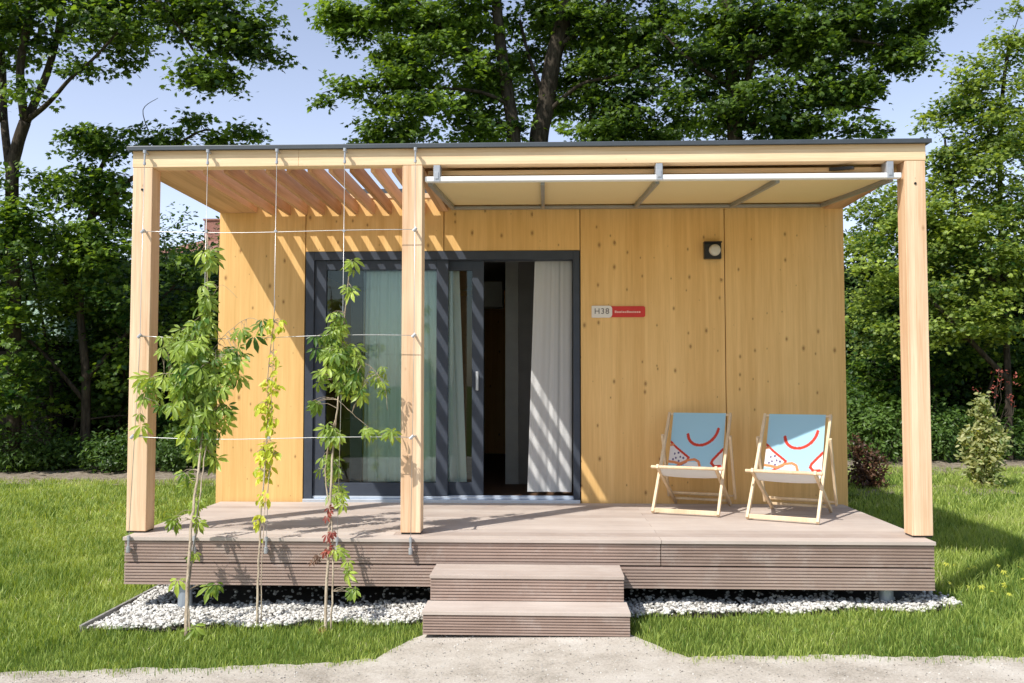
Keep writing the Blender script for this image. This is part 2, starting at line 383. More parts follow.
# icosahedron stones
t = (1+5**.5)/2
IV = np.array([(-1,t,0),(1,t,0),(-1,-t,0),(1,-t,0),(0,-1,t),(0,1,t),(0,-1,-t),(0,1,-t),(t,0,-1),(t,0,1),(-t,0,-1),(-t,0,1)], float); IV /= np.linalg.norm(IV[0])
IF = np.array([(0,11,5),(0,5,1),(0,1,7),(0,7,10),(0,10,11),(1,5,9),(5,11,4),(11,10,2),(10,7,6),(7,1,8),(3,9,4),(3,4,2),(3,2,6),(3,6,8),(3,8,9),(4,9,5),(2,4,11),(6,2,10),(8,6,7),(9,8,1)])
def randrot(n):
    q = rng.normal(size=(n,4)); q /= np.linalg.norm(q, axis=1)[:, None]; a, b, c, d = q.T
    return np.stack([1-2*(c*c+d*d), 2*(b*c-a*d), 2*(b*d+a*c), 2*(b*c+a*d), 1-2*(b*b+d*d), 2*(c*d-a*b), 2*(b*d-a*c), 2*(c*d+a*b), 1-2*(b*b+c*c)], -1).reshape(n,3,3)
def stones(name, C, size, tone, mt):
    n = len(C); sc = (rng.random((n,1,3))*.7+.65); V = IV[None]*sc*(1+.25*(rng.random((n,12,1))-.5))
    V = np.einsum('nij,nkj->nki', randrot(n), V)*size[:, None, None]; V[:, :, 2] *= .75; V += C[:, None]
    Fc = (IF[None] + (np.arange(n)*12)[:, None, None]).reshape(-1,3)
    return npmesh(name, V.reshape(-1,3), Fc, mt, tone=np.repeat(tone, 12))
n = 46000; sx = rng.uniform(.02, 5.72, n); sy = -.66 + rng.random(n)**1.3*1.75; k = (sy > grav_front(sx)-.01) & (rng.random(n) < np.clip(np.maximum((.12-sy)/.2, (.35-sx)*5), 0.04, 1)); sx = sx[k]; sy = sy[k]  # stones thinned under the deck so the dark bed reads as shade
sz = gz(sx) + .012 + .022*rng.random(len(sx)) + .012*np.sin(sx*7+sy*5)
C = np.stack([sx, sy, sz], -1)
tag(stones('white_gravel', C, .0065+.0085*rng.random(len(sx)), rng.random(len(sx)), M['stone']), 'bed of white gravel stones under and along the raised deck', 'gravel', kind='stuff')
# loose grit on the path
n = 14000; sx = rng.uniform(-3.5, 9, n); sy = edge_front(sx) +.02 - rng.random(n)*1.3; C = np.stack([sx, sy, gz(sx)+.006], -1)
tag(stones('path_grit', C, .0015+.0045*rng.random(n)**3, rng.random(n)**1.5*.6, M['stone']), 'fine loose grit scattered over the sandy path', 'grit', kind='stuff')
# edging strip on the left of the gravel
e = MB(); e.bar((-.015,-.575,gz(-.015)+.012), (-.015,1.7,gz(-.015)+.012), .022, .05)
tag(e.build('edging_strip', M['concrete'], bevel=.004), 'grey edging strip between the left lawn and the white gravel', 'edging')

# ------------------------------------------------------------------ grass
def blades(n, xr, yr, keep, hmin, hmax, wmin, wmax, name=None, tonef=None):
    x = rng.uniform(*xr, n); y = rng.uniform(*yr, n); k = keep(x, y); x = x[k]; y = y[k]; return x, y
def grass_mesh(name, x, y, h, wd, tone, parent=None):
    n = len(x); a = rng.uniform(0, 2*np.pi, n); lean = rng.uniform(.1, .75, n)*h; la = rng.uniform(0, 2*np.pi, n)
    ca, sa = np.cos(a)*wd/2, np.sin(a)*wd/2; z = gz(x)-.01
    lx, ly = np.cos(la)*lean, np.sin(la)*lean
    V = np.empty((n,5,3))
    V[:,0] = np.stack([x-ca, y-sa, z], -1); V[:,1] = np.stack([x+ca, y+sa, z], -1)
    V[:,2] = np.stack([x+ca*.8+lx*.35, y+sa*.8+ly*.35, z+h*.6], -1); V[:,3] = np.stack([x-ca*.8+lx*.35, y-sa*.8+ly*.35, z+h*.6], -1)
    V[:,4] = np.stack([x+lx, y+ly, z+h*.97], -1)
    b = (np.arange(n)*5)[:, None]
    Fc = np.concatenate([b+[0,1,2], b+[0,2,3], b+[3,2,4]], 1).reshape(-1,3)
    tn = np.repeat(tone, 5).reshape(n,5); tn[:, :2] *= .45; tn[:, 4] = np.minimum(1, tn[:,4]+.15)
    return npmesh(name, V.reshape(-1,3), Fc, M['grass'], tone=tn.ravel())
def lawn_ok(x, y):
    e = y - edge_front(x) + .03*np.sin(x*17+y*9)*np.sin(x*7.3); ok = rng.random(len(x)) < np.clip((e+.03)/.13, 0, 1)**1.3
    ok &= ~((x > -.02) & (x < 5.74) & (y > grav_front(x) + .012*rng.standard_normal(len(x))))
    ok &= ~((x > 2.19) & (x < 3.48) & (y < .2))
    return ok
def patch(x, y, s=1.0, ph=0):
    return (np.sin(x*1.7*s+ph)*np.cos(y*1.3*s+.5*ph)+np.sin(x*4.1*s-y*3.3*s+ph)*.6+np.sin(x*9.3*s+y*7.7*s)*.35)/1.95
gx, gy, gh, gw, gt = [], [], [], [], []
for n, xr, yr, h0, h1, w0, w1 in (
    (95000, (-2.6,6.6), (-1.6,0.2), .025,.06, .0022,.005),
    (110000, (-4.2,0.0), (-1.0,4.0), .03,.10, .003,.007),
    (95000, (5.55,9.6), (-1.0,4.0), .035,.11, .003,.007),
    (60000, (-7.5,0.2), (4.0,8.3), .05,.12, .006,.012),
    (70000, (5.4,14), (4.0,9.3), .05,.12, .006,.012)):
    x, y = blades(n, xr, yr, lawn_ok, 0,0,0,0)
    d = patch(x, y); k = rng.random(len(x)) < .72 + .42*d; x, y, d = x[k], y[k], d[k]
    gx.append(x); gy.append(y); gh.append((h0+(h1-h0)*rng.random(len(x)))*(1+.35*patch(x, y, 2.1, 2))); gw.append(rng.uniform(w0, w1, len(x)))
    gt.append(np.clip(.44+.26*patch(x, y, .8, 4)+.16*patch(x, y, 2.9, 1)+.24*rng.standard_normal(len(x)), 0, 1))
gx, gy, gh, gw, gt = map(np.concatenate, (gx, gy, gh, gw, gt))
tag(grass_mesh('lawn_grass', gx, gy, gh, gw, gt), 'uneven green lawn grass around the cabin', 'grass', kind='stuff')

# generic leaf scatter -------------------------------------------------
MAPLE = np.array([(0,0,0),(-.30,.10,.02),(-.52,.38,-.04),(-.24,.46,.03),(-.30,.80,-.02),(-.08,.66,.03),(0,1.0,-.06),(.08,.66,.03),(.30,.80,-.02),(.24,.46,.03),(.52,.38,-.04),(.30,.10,.02)])
MAPLE_F = np.array([(0,2,1),(0,3,2),(0,5,3),(3,5,4),(0,7,5),(5,7,6),(0,9,7),(7,9,8),(0,10,9),(0,11,10)])
OVAL = np.array([(0,0,0),(-.24,.30,.05),(-.20,.66,.03),(0,1,-.08),(.20,.66,.03),(.24,.30,.05),(0,.45,-.03)])
OVAL_F = np.array([(0,6,1),(1,6,2),(2,6,3),(3,6,4),(4,6,5),(5,6,0)])
def palm():
    V = []; Fc = []
    for k, (a, L) in enumerate(((-88,.66),(-44,.9),(0,1.0),(44,.9),(88,.66))):
        a = math.radians(a); d = np.array((math.sin(a), math.cos(a), 0)); s = np.array((math.cos(a), -math.sin(a), 0)); o = len(V)
        for u, wv, z in ((.10,0,0),(.40,-.12,-.04),(.40,.12,-.04),(.72,-.155,-.20),(.72,.155,-.20),(1,0,-.46)):
            V.append(d*u*L + s*wv*L + np.array((0,0,z*L)))
        V.append(d*.45*L + np.array((0,0,-.09*L)))
        Fc += [(o,o+6,o+1),(o,o+2,o+6),(o+1,o+6,o+3),(o+2,o+4,o+6),(o+3,o+6,o+5),(o+6,o+4,o+5)]
    return np.array(V), np.array(Fc)
PALM, PALM_F = palm()
def leaves(name, C, nrm, size, tone, mt, parent=None, T=MAPLE, TF=MAPLE_F, tip=None):
    n = len(C); z = nrm/np.linalg.norm(nrm, axis=1)[:, None]
    r = rng.standard_normal((n,3)) if tip is None else tip
    y = r - (r*z).sum(1)[:, None]*z; y /= np.linalg.norm(y, axis=1)[:, None]+1e-9; x = np.cross(y, z)
    V = C[:, None] + size[:, None, None]*(T[None,:,0:1]*x[:, None] + T[None,:,1:2]*y[:, None] + T[None,:,2:3]*z[:, None])
    Fc = (TF[None] + (np.arange(n)*len(T))[:, None, None]).reshape(-1,3)
    return npmesh(name, V.reshape(-1,3), Fc, mt, parent, tone=np.repeat(tone, len(T)))

def curve(a, b, sag=0, k=6, wob=0):
    a, b = Vector(a), Vector(b); L = (b-a).length; out = []
    for i in range(k+1):
        t = i/k; p = a.lerp(b, t); p.z += sag*L*math.sin(math.pi*t)
        if 0 < i < k: p += Vector((random.uniform(-1,1), random.uniform(-1,1), random.uniform(-1,1)))*wob*L
        out.append(p)
    return out
def smooth_path(pts, k=4):
    pts = [Vector(p) for p in pts]; out = []
    for i in range(len(pts)-1):
        p0 = pts[max(i-1,0)]; p1 = pts[i]; p2 = pts[i+1]; p3 = pts[min(i+2, len(pts)-1)]
        for j in range(k):
            t = j/k; out.append(.5*((2*p1)+(-p0+p2)*t+(2*p0-5*p1+4*p2-p3)*t*t+(-p0+3*p1-3*p2+p3)*t**3))
    out.append(pts[-1]); return out
def tree(name, label, Y, limbs, clumps, mt, cl_size=.30, per=34, leaf=.13, group=None, tone=(.45,.22), twigs=True, T=MAPLE, TF=MAPLE_F, flat=.32, cat='tree', gap=-.42):
    """limbs: [(list of (px,py,dy), r0, r1)] in photo positions at depth Y+dy; clumps: (px, py, rx, ry, dy, rdepth, nclusters)"""
    base = P(limbs[0][0][0][0], limbs[0][0][0][1], Y + limbs[0][0][0][2]); root = thing(name, label, cat, tuple(base), 0, group)
    tb = MB(); sk = []; skr = []
    for pts, r0, r1 in limbs:
        w = smooth_path([P(a, b, Y+c) for a, b, c in pts], 5); k = len(w)
        rr = [r0 + (r1-r0)*(i/(k-1))**.8 for i in range(k)]
        tb.tube(w, rr, 10); sk += w[2:]; skr += rr[2:]
    ska = np.array([tuple(p) for p in sk]); skr = np.array(skr)
    CC = []
    for px, py, rx, ry, dy, rd, nc in clumps:
        c = np.array(P(px, py, Y+dy)); s = ppm(Y+dy); R3 = np.array((rx/s, rd, ry/s))
        u = rng.standard_normal((nc,3)); u /= np.linalg.norm(u, axis=1)[:, None]; rad = rng.random(nc)**.42
        CC.append(np.concatenate([c + u*rad[:, None]*R3, np.tile(c, (nc,1))], 1))
    CC = np.concatenate(CC); q = CC[:, :3]; ph = base.x
    fld = np.sin(q[:,0]*3.1+ph)*np.cos(q[:,2]*4.3+1.3*ph)+.8*np.sin(q[:,1]*2.3+q[:,0]*1.9+2*ph)+.6*np.sin(q[:,2]*7.1-q[:,0]*5.3+ph)
    CC = CC[fld > gap]; q = CC[:, :3]
    lite = .8*np.sin(q[:,0]*1.7+ph)*np.cos(q[:,2]*2.3+ph)+.3*np.sin(q[:,0]*5+q[:,2]*4)
    for c in CC:                                    # twigs join each leaf spray to the wood
        if not twigs: break
        p = c[:3]; q = c[3:]
        d = np.linalg.norm(ska-p, axis=1) + 1.2*np.maximum(0, ska[:,2]-p[2]); j = int(d.argmin())
        if np.linalg.norm(ska[j]-p) > .25:
            ln = float(np.linalg.norm(ska[j]-p)); w = curve(ska[j], p, .06, 4, .05); r = min(skr[j]*.5, .006+.008*ln)
            tb.tube(w, [r, r*.8, r*.6, r*.4, .004], 4, cap=False)
            if len(ska) < 900: ska = np.vstack([ska, np.array(w[2]), np.array(w[3])]); skr = np.append(skr, [r*.8, r*.6])
    tb.build('trunk', M['bark'], root, smooth=True)
    nper = rng.poisson(per, len(CC)); idx = np.repeat(np.arange(len(CC)), nper); n = len(idx)
    tilt = rng.standard_normal((len(CC),3))*.28
    cs = cl_size*rng.uniform(.6, 1.35, len(CC))
    o = rng.standard_normal((n,3)); o = o/ (1+.25*np.linalg.norm(o, axis=1)[:, None]); o[:, 2] *= flat
    o *= cs[idx][:, None]; o[:, 2] += (o[:, :2]*tilt[idx][:, :2]).sum(1) - .5*(o[:, :2]**2).sum(1)
    C = CC[idx, :3] + o
    out = CC[idx, :3]-CC[idx, 3:]; out /= np.linalg.norm(out, axis=1)[:, None]+.2
    nr = np.array((0,0,1.0)) + .35*out + .55*rng.standard_normal((n,3))+np.array((-.12,-.22,0))
    ct = rng.standard_normal(len(CC))*tone[1]*.7
    tn = np.clip(tone[0]+ct[idx]+.16*lite[idx]+tone[1]*.8*rng.standard_normal(n), 0, 1)
    tip = o*1.0 + .25*rng.standard_normal((n,3)); tip[:, 2] -= .12
    leaves('crown', C, nr, leaf*rng.uniform(.6, 1.25, n), tn, mt, root, T, TF, tip)
    return bake(root)

# ------------------------------------------------------------------ trees
Z0 = 482
tree('maple_tree', 'tall dark maple forking low at the left edge of the picture', 10,
  [([(14,470,0),(14,300,0),(12,182,0),(17,147,0),(25,122,0)], .13, .105), ([(25,122,0),(20,73,-.2),(28,20,-.3),(38,-30,-.3),(60,-120,0)], .085, .05),
   ([(26,122,0),(38,95,.2),(48,70,.2),(58,32,.3),(66,-20,.3),(90,-110,0)], .085, .05), ([(30,118,0),(44,107,-.2),(56,95,-.4),(70,79,-.6),(92,60,-.8),(120,30,-.9)], .055, .02),
   ([(12,190,0),(4,120,.3),(2,60,.6),(-6,0,.6)], .08, .06), ([(58,32,.3),(100,0,0),(140,-12,-.5),(170,15,-.7),(190,45,-.8),(206,70,-.8)], .06, .015),
   ([(140,-12,-.5),(200,-5,-.6),(240,15,-.6),(262,40,-.6)], .035,.012), ([(4,120,.3),(-40,80,0),(-90,40,0)], .09,.03)],
  [(50,5,62,48,0,1.3,160),(105,30,42,34,-.4,1.0,90),(120,0,50,30,0,1,70),(15,45,34,34,.3,1.2,60),(95,62,34,18,-.6,.8,36),(28,92,20,12,-.6,.8,8),
   (185,8,34,22,-.6,.7,42),(232,14,46,22,-.6,.8,62),(248,42,30,20,-.6,.6,36),(200,40,28,14,-.7,.6,18),(214,74,22,17,-.8,.5,26),(186,72,11,8,-.8,.4,5),(272,56,10,8,-.6,.3,5),
   (60,-70,120,60,0,1.8,130),(200,-50,90,40,0,1.5,70),(-60,20,70,90,0,1.5,70)], M['maple'], .24, 42, .108, tone=(.38,.22))
tree('understorey_tree', 'leafy spreading tree whose top sprigs stand against the sky beside the left post', 10.6,
  [([(84,470,0),(86,380,0),(80,300,0),(90,220,0),(100,170,0),(120,140,0)], .10, .03), ([(80,300,0),(40,250,-.3),(10,215,-.5)], .06,.02), ([(90,220,0),(130,180,0),(170,150,0),(205,130,.2),(232,138,.2),(255,135,.2)], .045,.008),
   ([(86,380,0),(130,330,.3),(170,290,.4),(195,262,.4)], .05,.015), ([(84,400,0),(40,350,0),(0,320,0)], .05,.02), ([(205,130,.2),(196,118,.2),(192,112,.2)], .01,.005),([(150,135,0),(143,110,0),(158,98,0)], .012,.004)],
  [(102,148,32,20,0,.8,44),(150,137,28,12,0,.6,26),(170,140,14,8,0,.4,8),(196,123,12,9,.2,.4,7),(212,143,11,6,.2,.4,6),(249,134,15,8,.2,.4,10),(228,137,10,6,.2,.3,4),
   (30,188,50,22,-.4,.9,60),(95,190,40,26,0,.9,70),(122,215,14,22,.2,.6,14),(160,203,16,7,.2,.4,5),(20,235,60,34,-.4,1.0,100),(90,250,48,34,-.2,1.0,90),(20,295,50,30,-.4,1,60),(90,300,45,30,0,1,50),
   (178,268,24,24,.4,.8,40),(196,310,26,40,.4,.8,60),(150,300,30,36,.4,.8,40),(190,380,30,50,.6,.8,50),(120,370,30,40,.4,.8,26),(20,360,40,30,-.2,.8,36),(20,420,30,30,-.2,.8,22),(12,250,26,46,-1.3,.5,50),(10,330,24,44,-1.3,.5,44),(8,410,24,40,-1.3,.4,30),(20,205,24,14,-1.2,.4,16),(200,440,26,26,.6,.6,26)], M['maple_light'], .24, 38, .108, tone=(.36,.26))
# far-left filler beyond the frame edge
tree('hazel_tree', 'dark bushy hazel partly outside the left edge of the picture', 9.6,
  [([(-60,485,0),(-62,380,0),(-50,280,0),(-30,200,0)], .11,.04), ([(-62,380,0),(-110,300,0)], .06,.02)],
  [(-70,260,80,90,0,1.3,120),(-60,370,70,70,0,1.0,60),(-120,180,80,80,0,1.2,60)], M['maple'], .26, 30, .13, tone=(.4,.22))
tree('maple_tree', 'tall maple behind the roof left of centre with pale grey trunk and sprigs reaching left', 13.5,
  [([(520,470,0),(516,300,0),(514,150,0),(512,120,0),(504,70,0),(498,20,0),(492,-60,0)], .21,.11), ([(506,80,0),(480,58,-.3),(455,40,-.4),(430,15,-.5),(400,-15,-.4)], .07,.03),
   ([(510,105,0),(480,92,-.4),(440,88,-.6),(400,86,-.7),(365,88,-.7),(335,90,-.7),(322,93,-.7)], .05,.006), ([(440,88,-.6),(415,105,-.6),(395,120,-.6)], .03,.01), ([(430,15,-.5),(380,8,-.4),(345,14,-.4)], .03,.01)],
  [(342,14,26,14,-.4,.6,26),(352,34,16,8,-.4,.5,8),(385,12,34,22,-.4,.9,44),(425,20,42,34,-.3,1,84),(465,18,42,40,0,1.2,84),(400,52,28,14,-.6,.8,28),(440,62,46,24,-.6,1,70),(405,80,36,12,-.7,.7,28),
   (350,86,22,7,-.7,.5,10),(312,88,14,6,-.7,.4,6),(283,104,8,8,-.7,.3,5),(326,98,9,5,-.7,.3,3),(380,102,12,7,-.6,.4,6),(430,108,50,22,-.6,1,70),(388,136,34,11,-.6,.8,30),(450,135,60,16,-.4,1,60),(490,80,30,40,.4,.9,60),(455,-50,110,50,0,1.8,120),(500,130,34,22,.6,.9,34)],
  M['maple'], .25, 60, .118, tone=(.52,.24))
tree('maple_tree', 'tall maple behind the roof near the centre with a thick leaning trunk', 14,
  [([(530,470,0),(534,300,0),(538,150,0),(545,110,0),(553,60,0),(566,10,0),(580,-60,0)], .27,.17), ([(548,105,0),(530,60,.2),(520,20,.2)], .06,.03), ([(556,50,0),(590,20,-.3),(620,-10,-.3)], .08,.04),([(590,150,.2),(594,90,.2),(601,40,.2),(612,-20,.2)], .09,.05),([(545,115,0),(580,85,-.4),(620,75,-.6),(650,60,-.6)], .06,.02)],
  [(540,20,40,36,.6,1.2,70),(590,30,44,44,-.2,1.2,100),(585,90,36,36,.4,1.2,60),(640,40,50,44,0,1.2,120),(635,105,46,34,0,1.2,90),(600,135,40,14,-.4,1,30),(545,90,24,34,1.2,.8,26),(660,130,34,18,0,1,36),(600,-60,110,50,0,2,120),(516,60,22,30,.8,.8,26)],
  M['maple'], .25, 60, .118, tone=(.36,.22))
tree('maple_tree', 'broad dark maple behind the right half of the roof with upright forked trunk', 13.2,
  [([(738,470,0),(737,300,0),(735,150,0),(734,100,0),(731,50,0),(727,0,0),(722,-70,0)], .20,.12), ([(737,120,0),(748,80,-.2),(752,40,-.3),(758,-20,-.3)], .10,.06), ([(750,60,-.2),(800,45,-.5),(850,40,-.7),(900,50,-.8),(925,60,-.8)], .06,.015),
   ([(733,90,0),(690,60,-.3),(660,30,-.3)], .06,.02), ([(737,130,0),(790,110,-.4),(840,105,-.6),(880,110,-.7)], .05,.015), ([(752,30,-.3),(820,0,-.5),(900,-10,-.6),(945,5,-.6)], .06,.015)],
  [(700,40,50,46,0,1.3,110),(760,40,50,46,-.2,1.3,120),(820,30,48,38,-.4,1.2,110),(880,20,46,30,-.6,1,84),(930,8,32,18,-.6,.7,34),(900,56,26,18,-.7,.7,30),(918,70,11,6,-.8,.3,4),(705,105,46,32,0,1.2,70),(765,105,44,32,-.2,1.1,76),(830,90,44,30,-.5,1,80),
   (868,84,26,18,-.6,.7,26),(845,125,36,14,-.6,.8,34),(885,134,20,6,-.6,.5,9),(790,136,46,12,-.3,.9,34),(800,-60,150,56,0,2.2,160),(822,40,20,7,-1.3,.3,8)],
  M['maple'], .25, 60, .118, tone=(.34,.22))
tree('lime_tree', 'pale green tree filling the right edge of the picture beyond the cabin', 11.2,
  [([(1010,470,0),(1008,380,0),(1004,300,0),(1000,200,0),(1002,100,0),(1010,40,0)], .075,.03), ([(1008,380,0),(960,330,-.2),(920,290,-.3),(880,260,-.3)], .06,.02), ([(1004,300,0),(970,240,0),(950,180,0),(945,140,0)], .06,.02), ([(1004,260,0),(1050,200,0)], .06,.03),([(1000,150,0),(975,110,0),(955,70,.2)], .04,.01)],
  [(1012,48,20,26,0,.6,30),(1014,15,12,12,0,.5,6),(985,92,34,30,0,.8,60),(960,64,16,9,.2,.5,10),(950,112,20,12,.3,.6,22),(930,122,10,8,0,.4,5),(985,150,46,36,-.2,1,110),(1010,120,30,40,0,1,50),(940,170,14,16,0,.6,14),(975,205,52,34,-.3,1.1,120),(945,225,26,24,-.2,.9,50),
   (1000,265,44,36,-.3,1.1,110),(950,285,36,32,-.3,1,90),(885,235,36,28,.3,.9,70),(880,280,38,30,-.1,1,90),(862,222,24,26,.6,.8,50),(895,212,30,30,.6,.8,60),(936,205,22,34,.5,.8,44),(938,255,30,28,.3,.8,50),(905,330,40,26,-.3,1,60),(980,325,44,20,-.4,1,60),(865,330,26,36,.2,.8,40),(1040,200,40,120,0,1,110)], M['lime'], .24, 44, .088, tone=(.42,.26))
tree('lime_tree', 'paler tree standing outside the right edge of the picture', 11.8, [([(1120,470,0),(1120,250,0),(1110,60,0)], .15,.06), ([(1120,250,0),(1080,150,0)], .06,.03)],
  [(1120,120,70,110,0,1.4,130),(1110,290,60,80,0,1.2,80)], M['lime'], .28, 30, .12)

tree('hazel_tree', 'shaded hazel filling the dark lower foliage between the left edge and the left post', 11.4,
  [([(50,472,0),(52,400,0),(44,330,0),(30,260,0)], .05,.02), ([(60,472,.3),(84,400,.3),(104,340,.2),(116,280,.2)], .045,.015), ([(40,472,0),(20,400,0),(-10,350,0)], .04,.015), ([(70,472,0),(100,430,0),(150,390,0)], .03,.01), ([(112,472,0),(122,400,0),(128,330,0)], .03,.01)],
  [(30,330,44,36,0,.8,70),(95,345,40,36,0,.8,66),(40,395,50,30,0,.7,46),(105,400,40,30,0,.7,40),(60,290,60,30,0,.9,60),(125,300,20,40,.2,.6,40),(170,330,30,50,.6,.8,50),(10,265,40,34,0,.8,50),(175,420,34,34,.6,.7,34),(60,440,50,16,0,.5,16)], M['hedge'], .24, 28, .11, tone=(.45,.3))
tree('hazel_tree', 'shaded hazel in the dark hollow behind the right post', 12.6,
  [([(930,466,0),(935,400,0),(925,340,0)], .06,.02), ([(960,466,0),(985,400,0),(1005,340,0)], .06,.02), ([(1040,466,0),(1030,400,0)], .05,.02)],
  [(870,380,34,36,0,.8,60),(900,400,30,30,0,.8,40),(940,360,40,26,0,.8,50),(990,350,44,22,0,.8,46),(950,410,40,24,0,.7,24),(1015,400,24,34,0,.7,18),(1060,380,40,60,0,.8,60),(872,430,30,16,0,.6,24)], M['maple_light'], .24, 28, .11, tone=(.25,.28))
# thicket behind: bushes, each a thing, with a dark heart
def bush(name, label, c, R, n, mt, leaf=.07, tone=(.4,.25), group=None, core=True, stems=7, cat='bush', T=OVAL, TF=OVAL_F, spray=.16, per=26):
    c = Vector(c); root = thing(name, label, cat, (c.x, c.y, float(gz(c.x))), 0, group)
    z0 = float(gz(c.x)); tb = MB(); R3 = np.array(R)
    u = rng.standard_normal((n,3)); u /= np.linalg.norm(u, axis=1)[:, None]; rad = .55+.5*rng.random(n)
    # lumpy silhouette
    lump = 1+.22*np.sin(u[:,0]*5+c.x*3)*np.cos(u[:,2]*4+c.y)+.15*np.sin(u[:,1]*9+u[:,0]*7)
    cc = np.array(c)+np.array((0,0,R[2]*.92)) + u*(rad*lump)[:, None]*R3; cc[:, 2] = np.maximum(cc[:, 2], z0+.06)
    for k in range(stems):
        a = random.uniform(0, 6.28); t = cc[random.randrange(n)]
        tb.tube(curve((c.x+.15*R[0]*math.cos(a), c.y+.15*R[1]*math.sin(a), z0-.02), t, .05, 5, .05), [.03*R[2], .025*R[2], .018*R[2], .012*R[2], .008*R[2], .004], 5)
    tb.build('stem', M['bark'], root, smooth=True)
    idx = np.repeat(np.arange(n), per); m_ = len(idx); o = rng.standard_normal((m_,3))*spray; o[:, 2] *= .6; C = cc[idx]+o
    nr = u[idx]*.6 + np.array((-.1,-.2,.8)) + .6*rng.standard_normal((m_,3)); ct = rng.standard_normal(n)*tone[1]*.6
    # tone differs at random from spray to spray and leaf to leaf
    leaves('foliage', C, nr, leaf*rng.uniform(.6,1.3,m_), np.clip(tone[0]+ct[idx]+.7*tone[1]*rng.standard_normal(m_), 0, 1), mt, root, T, TF)
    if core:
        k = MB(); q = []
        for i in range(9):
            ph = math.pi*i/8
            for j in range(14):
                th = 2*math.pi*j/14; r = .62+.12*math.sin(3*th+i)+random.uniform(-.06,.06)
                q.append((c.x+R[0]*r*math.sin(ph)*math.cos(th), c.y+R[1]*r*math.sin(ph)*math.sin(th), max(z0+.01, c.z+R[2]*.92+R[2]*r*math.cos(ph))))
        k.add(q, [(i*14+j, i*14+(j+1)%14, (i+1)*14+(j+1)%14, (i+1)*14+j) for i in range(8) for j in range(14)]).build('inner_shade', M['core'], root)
    return bake(root)
lb = 'shady dark bushes forming the thicket behind the lawn'
for k, (px, Y, rx, rz) in enumerate([(-60,14,1.9,2.3),(25,14.4,1.9,2.1),(100,14.2,1.8,2.2),(170,14.3,1.7,2.1),(235,14.6,2.0,2.2),(330,15,2.4,2.0),(450,15.2,2.4,1.9),(560,15.4,2.4,1.9),(680,15.4,2.4,1.9),(790,15,2.2,1.9),(868,14.6,1.9,2.0),(935,14.4,1.8,2.1),(1000,14.6,1.8,2.0),(1070,14.5,2,2.2)]):
    c = P(px, 470, Y); c.z = float(gz(c.x))
    rz = rz*(1.0 if 240 < px < 820 else 1.28)
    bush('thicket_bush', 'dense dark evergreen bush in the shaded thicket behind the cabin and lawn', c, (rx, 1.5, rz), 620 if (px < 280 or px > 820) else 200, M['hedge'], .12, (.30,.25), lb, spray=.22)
# low growth along the foot of the thicket, left and right of the cabin
for px, Y, rx, rz, mt, tn, lab in ((6,9.9,.7,.42,'hedge',(.6,.25),'low green bush at the far left foot of the thicket'), (62,10.3,.6,.30,'hedge',(.5,.25),'low ragged bush in the dark gap left of the post'),
    (118,9.9,.55,.36,'bush',(.25,.2),'small fresh green bush just left of the left porch post'), (178,10.2,.6,.34,'bush',(.2,.2),'small bush seen between the left post and the cabin wall'),
    (883,10.6,.75,.62,'bush',(.5,.25),'bright green bush beyond the lawn between cabin wall and right post'), (940,10.9,.5,.55,'bush',(.4,.25),'green bush just right of the right porch post'),
    (1008,11.4,.8,.40,'bush',(.3,.25),'low green bush behind the variegated shrub'), (962,11.8,.6,.5,'hedge',(.6,.25),'dark leafy bush left of the variegated shrub'), (852,11.4,.5,.8,'hedge',(.5,.25),'dark bush hard against the right corner of the cabin')):
    c = P(px, 470, Y); c.z = float(gz(c.x))
    bush('low_bush', lab, c, (rx, .55, rz), 130, M[mt], .085, tn, spray=.12, per=18, core=False, stems=6)
c = P(983, 494, 6.6); c.z = float(gz(c.x))
def shrub_cols(name, label, px, py, Y, blobs, mt, leaf, tone, cat='shrub'):
    b0 = P(px, py, Y); z0 = float(gz(b0.x)); root = thing(name, label, cat, (b0.x, b0.y, z0)); tb = MB(); CC = []
    for bx, by, rx, ry, n in blobs:
        s = ppm(Y); c = P(bx, by, Y)
        u = rng.standard_normal((n,3)); u /= (np.linalg.norm(u, axis=1)[:, None]); CC.append(np.array(c)+u*rng.random((n,1))**.5*np.array((rx/s, rx/s, ry/s)))
        for k in range(3):
            q = CC[-1][random.randrange(n)]; tb.tube(curve((b0.x+random.uniform(-.06,.06), b0.y+random.uniform(-.06,.06), z0-.03), q, .04, 5, .04), [.012,.011,.009,.007,.005,.003], 5)
    CC = np.concatenate(CC); CC[:, 2] = np.maximum(CC[:, 2], z0+.03); tb.build('stem', M['bark'], root, smooth=True)
    idx = np.repeat(np.arange(len(CC)), 8); n = len(idx); C = CC[idx]+.05*rng.standard_normal((n,3))
    leaves('foliage', C, np.array((-.2,-.4,.7))+.7*rng.standard_normal((n,3)), leaf*rng.uniform(.6,1.3,n), np.clip(tone[0]+tone[1]*rng.standard_normal(n),0,1), mt, root, OVAL, OVAL_F)
    return bake(root)
shrub_cols('variegated_shrub', 'pale cream and green variegated shrub standing alone on the right lawn', 984, 496, 6.6, [(985,478,16,14,90),(983,455,18,16,110),(990,440,15,14,70),(972,440,9,10,26),(983,420,9,12,34),(981,404,5,9,14)], M['varieg'], .085, (.5,.28))
shrub_cols('copper_shrub', 'copper brown shrub on the lawn beside the right wall of the cabin', 868, 496, 6.4, [(862,480,13,15,70),(872,470,12,18,60),(858,450,8,16,34),(878,488,12,8,24)], M['brownleaf'], .06, (.5,.3))
shrub_cols('flowering_shrub', 'shrub with coral red flowers in the dark thicket on the right', 990, 465, 10.2, [(1004,378,14,9,5),(985,388,14,6,3),(1012,394,6,10,2)], M['redleaf'], .05, (.5,.3))
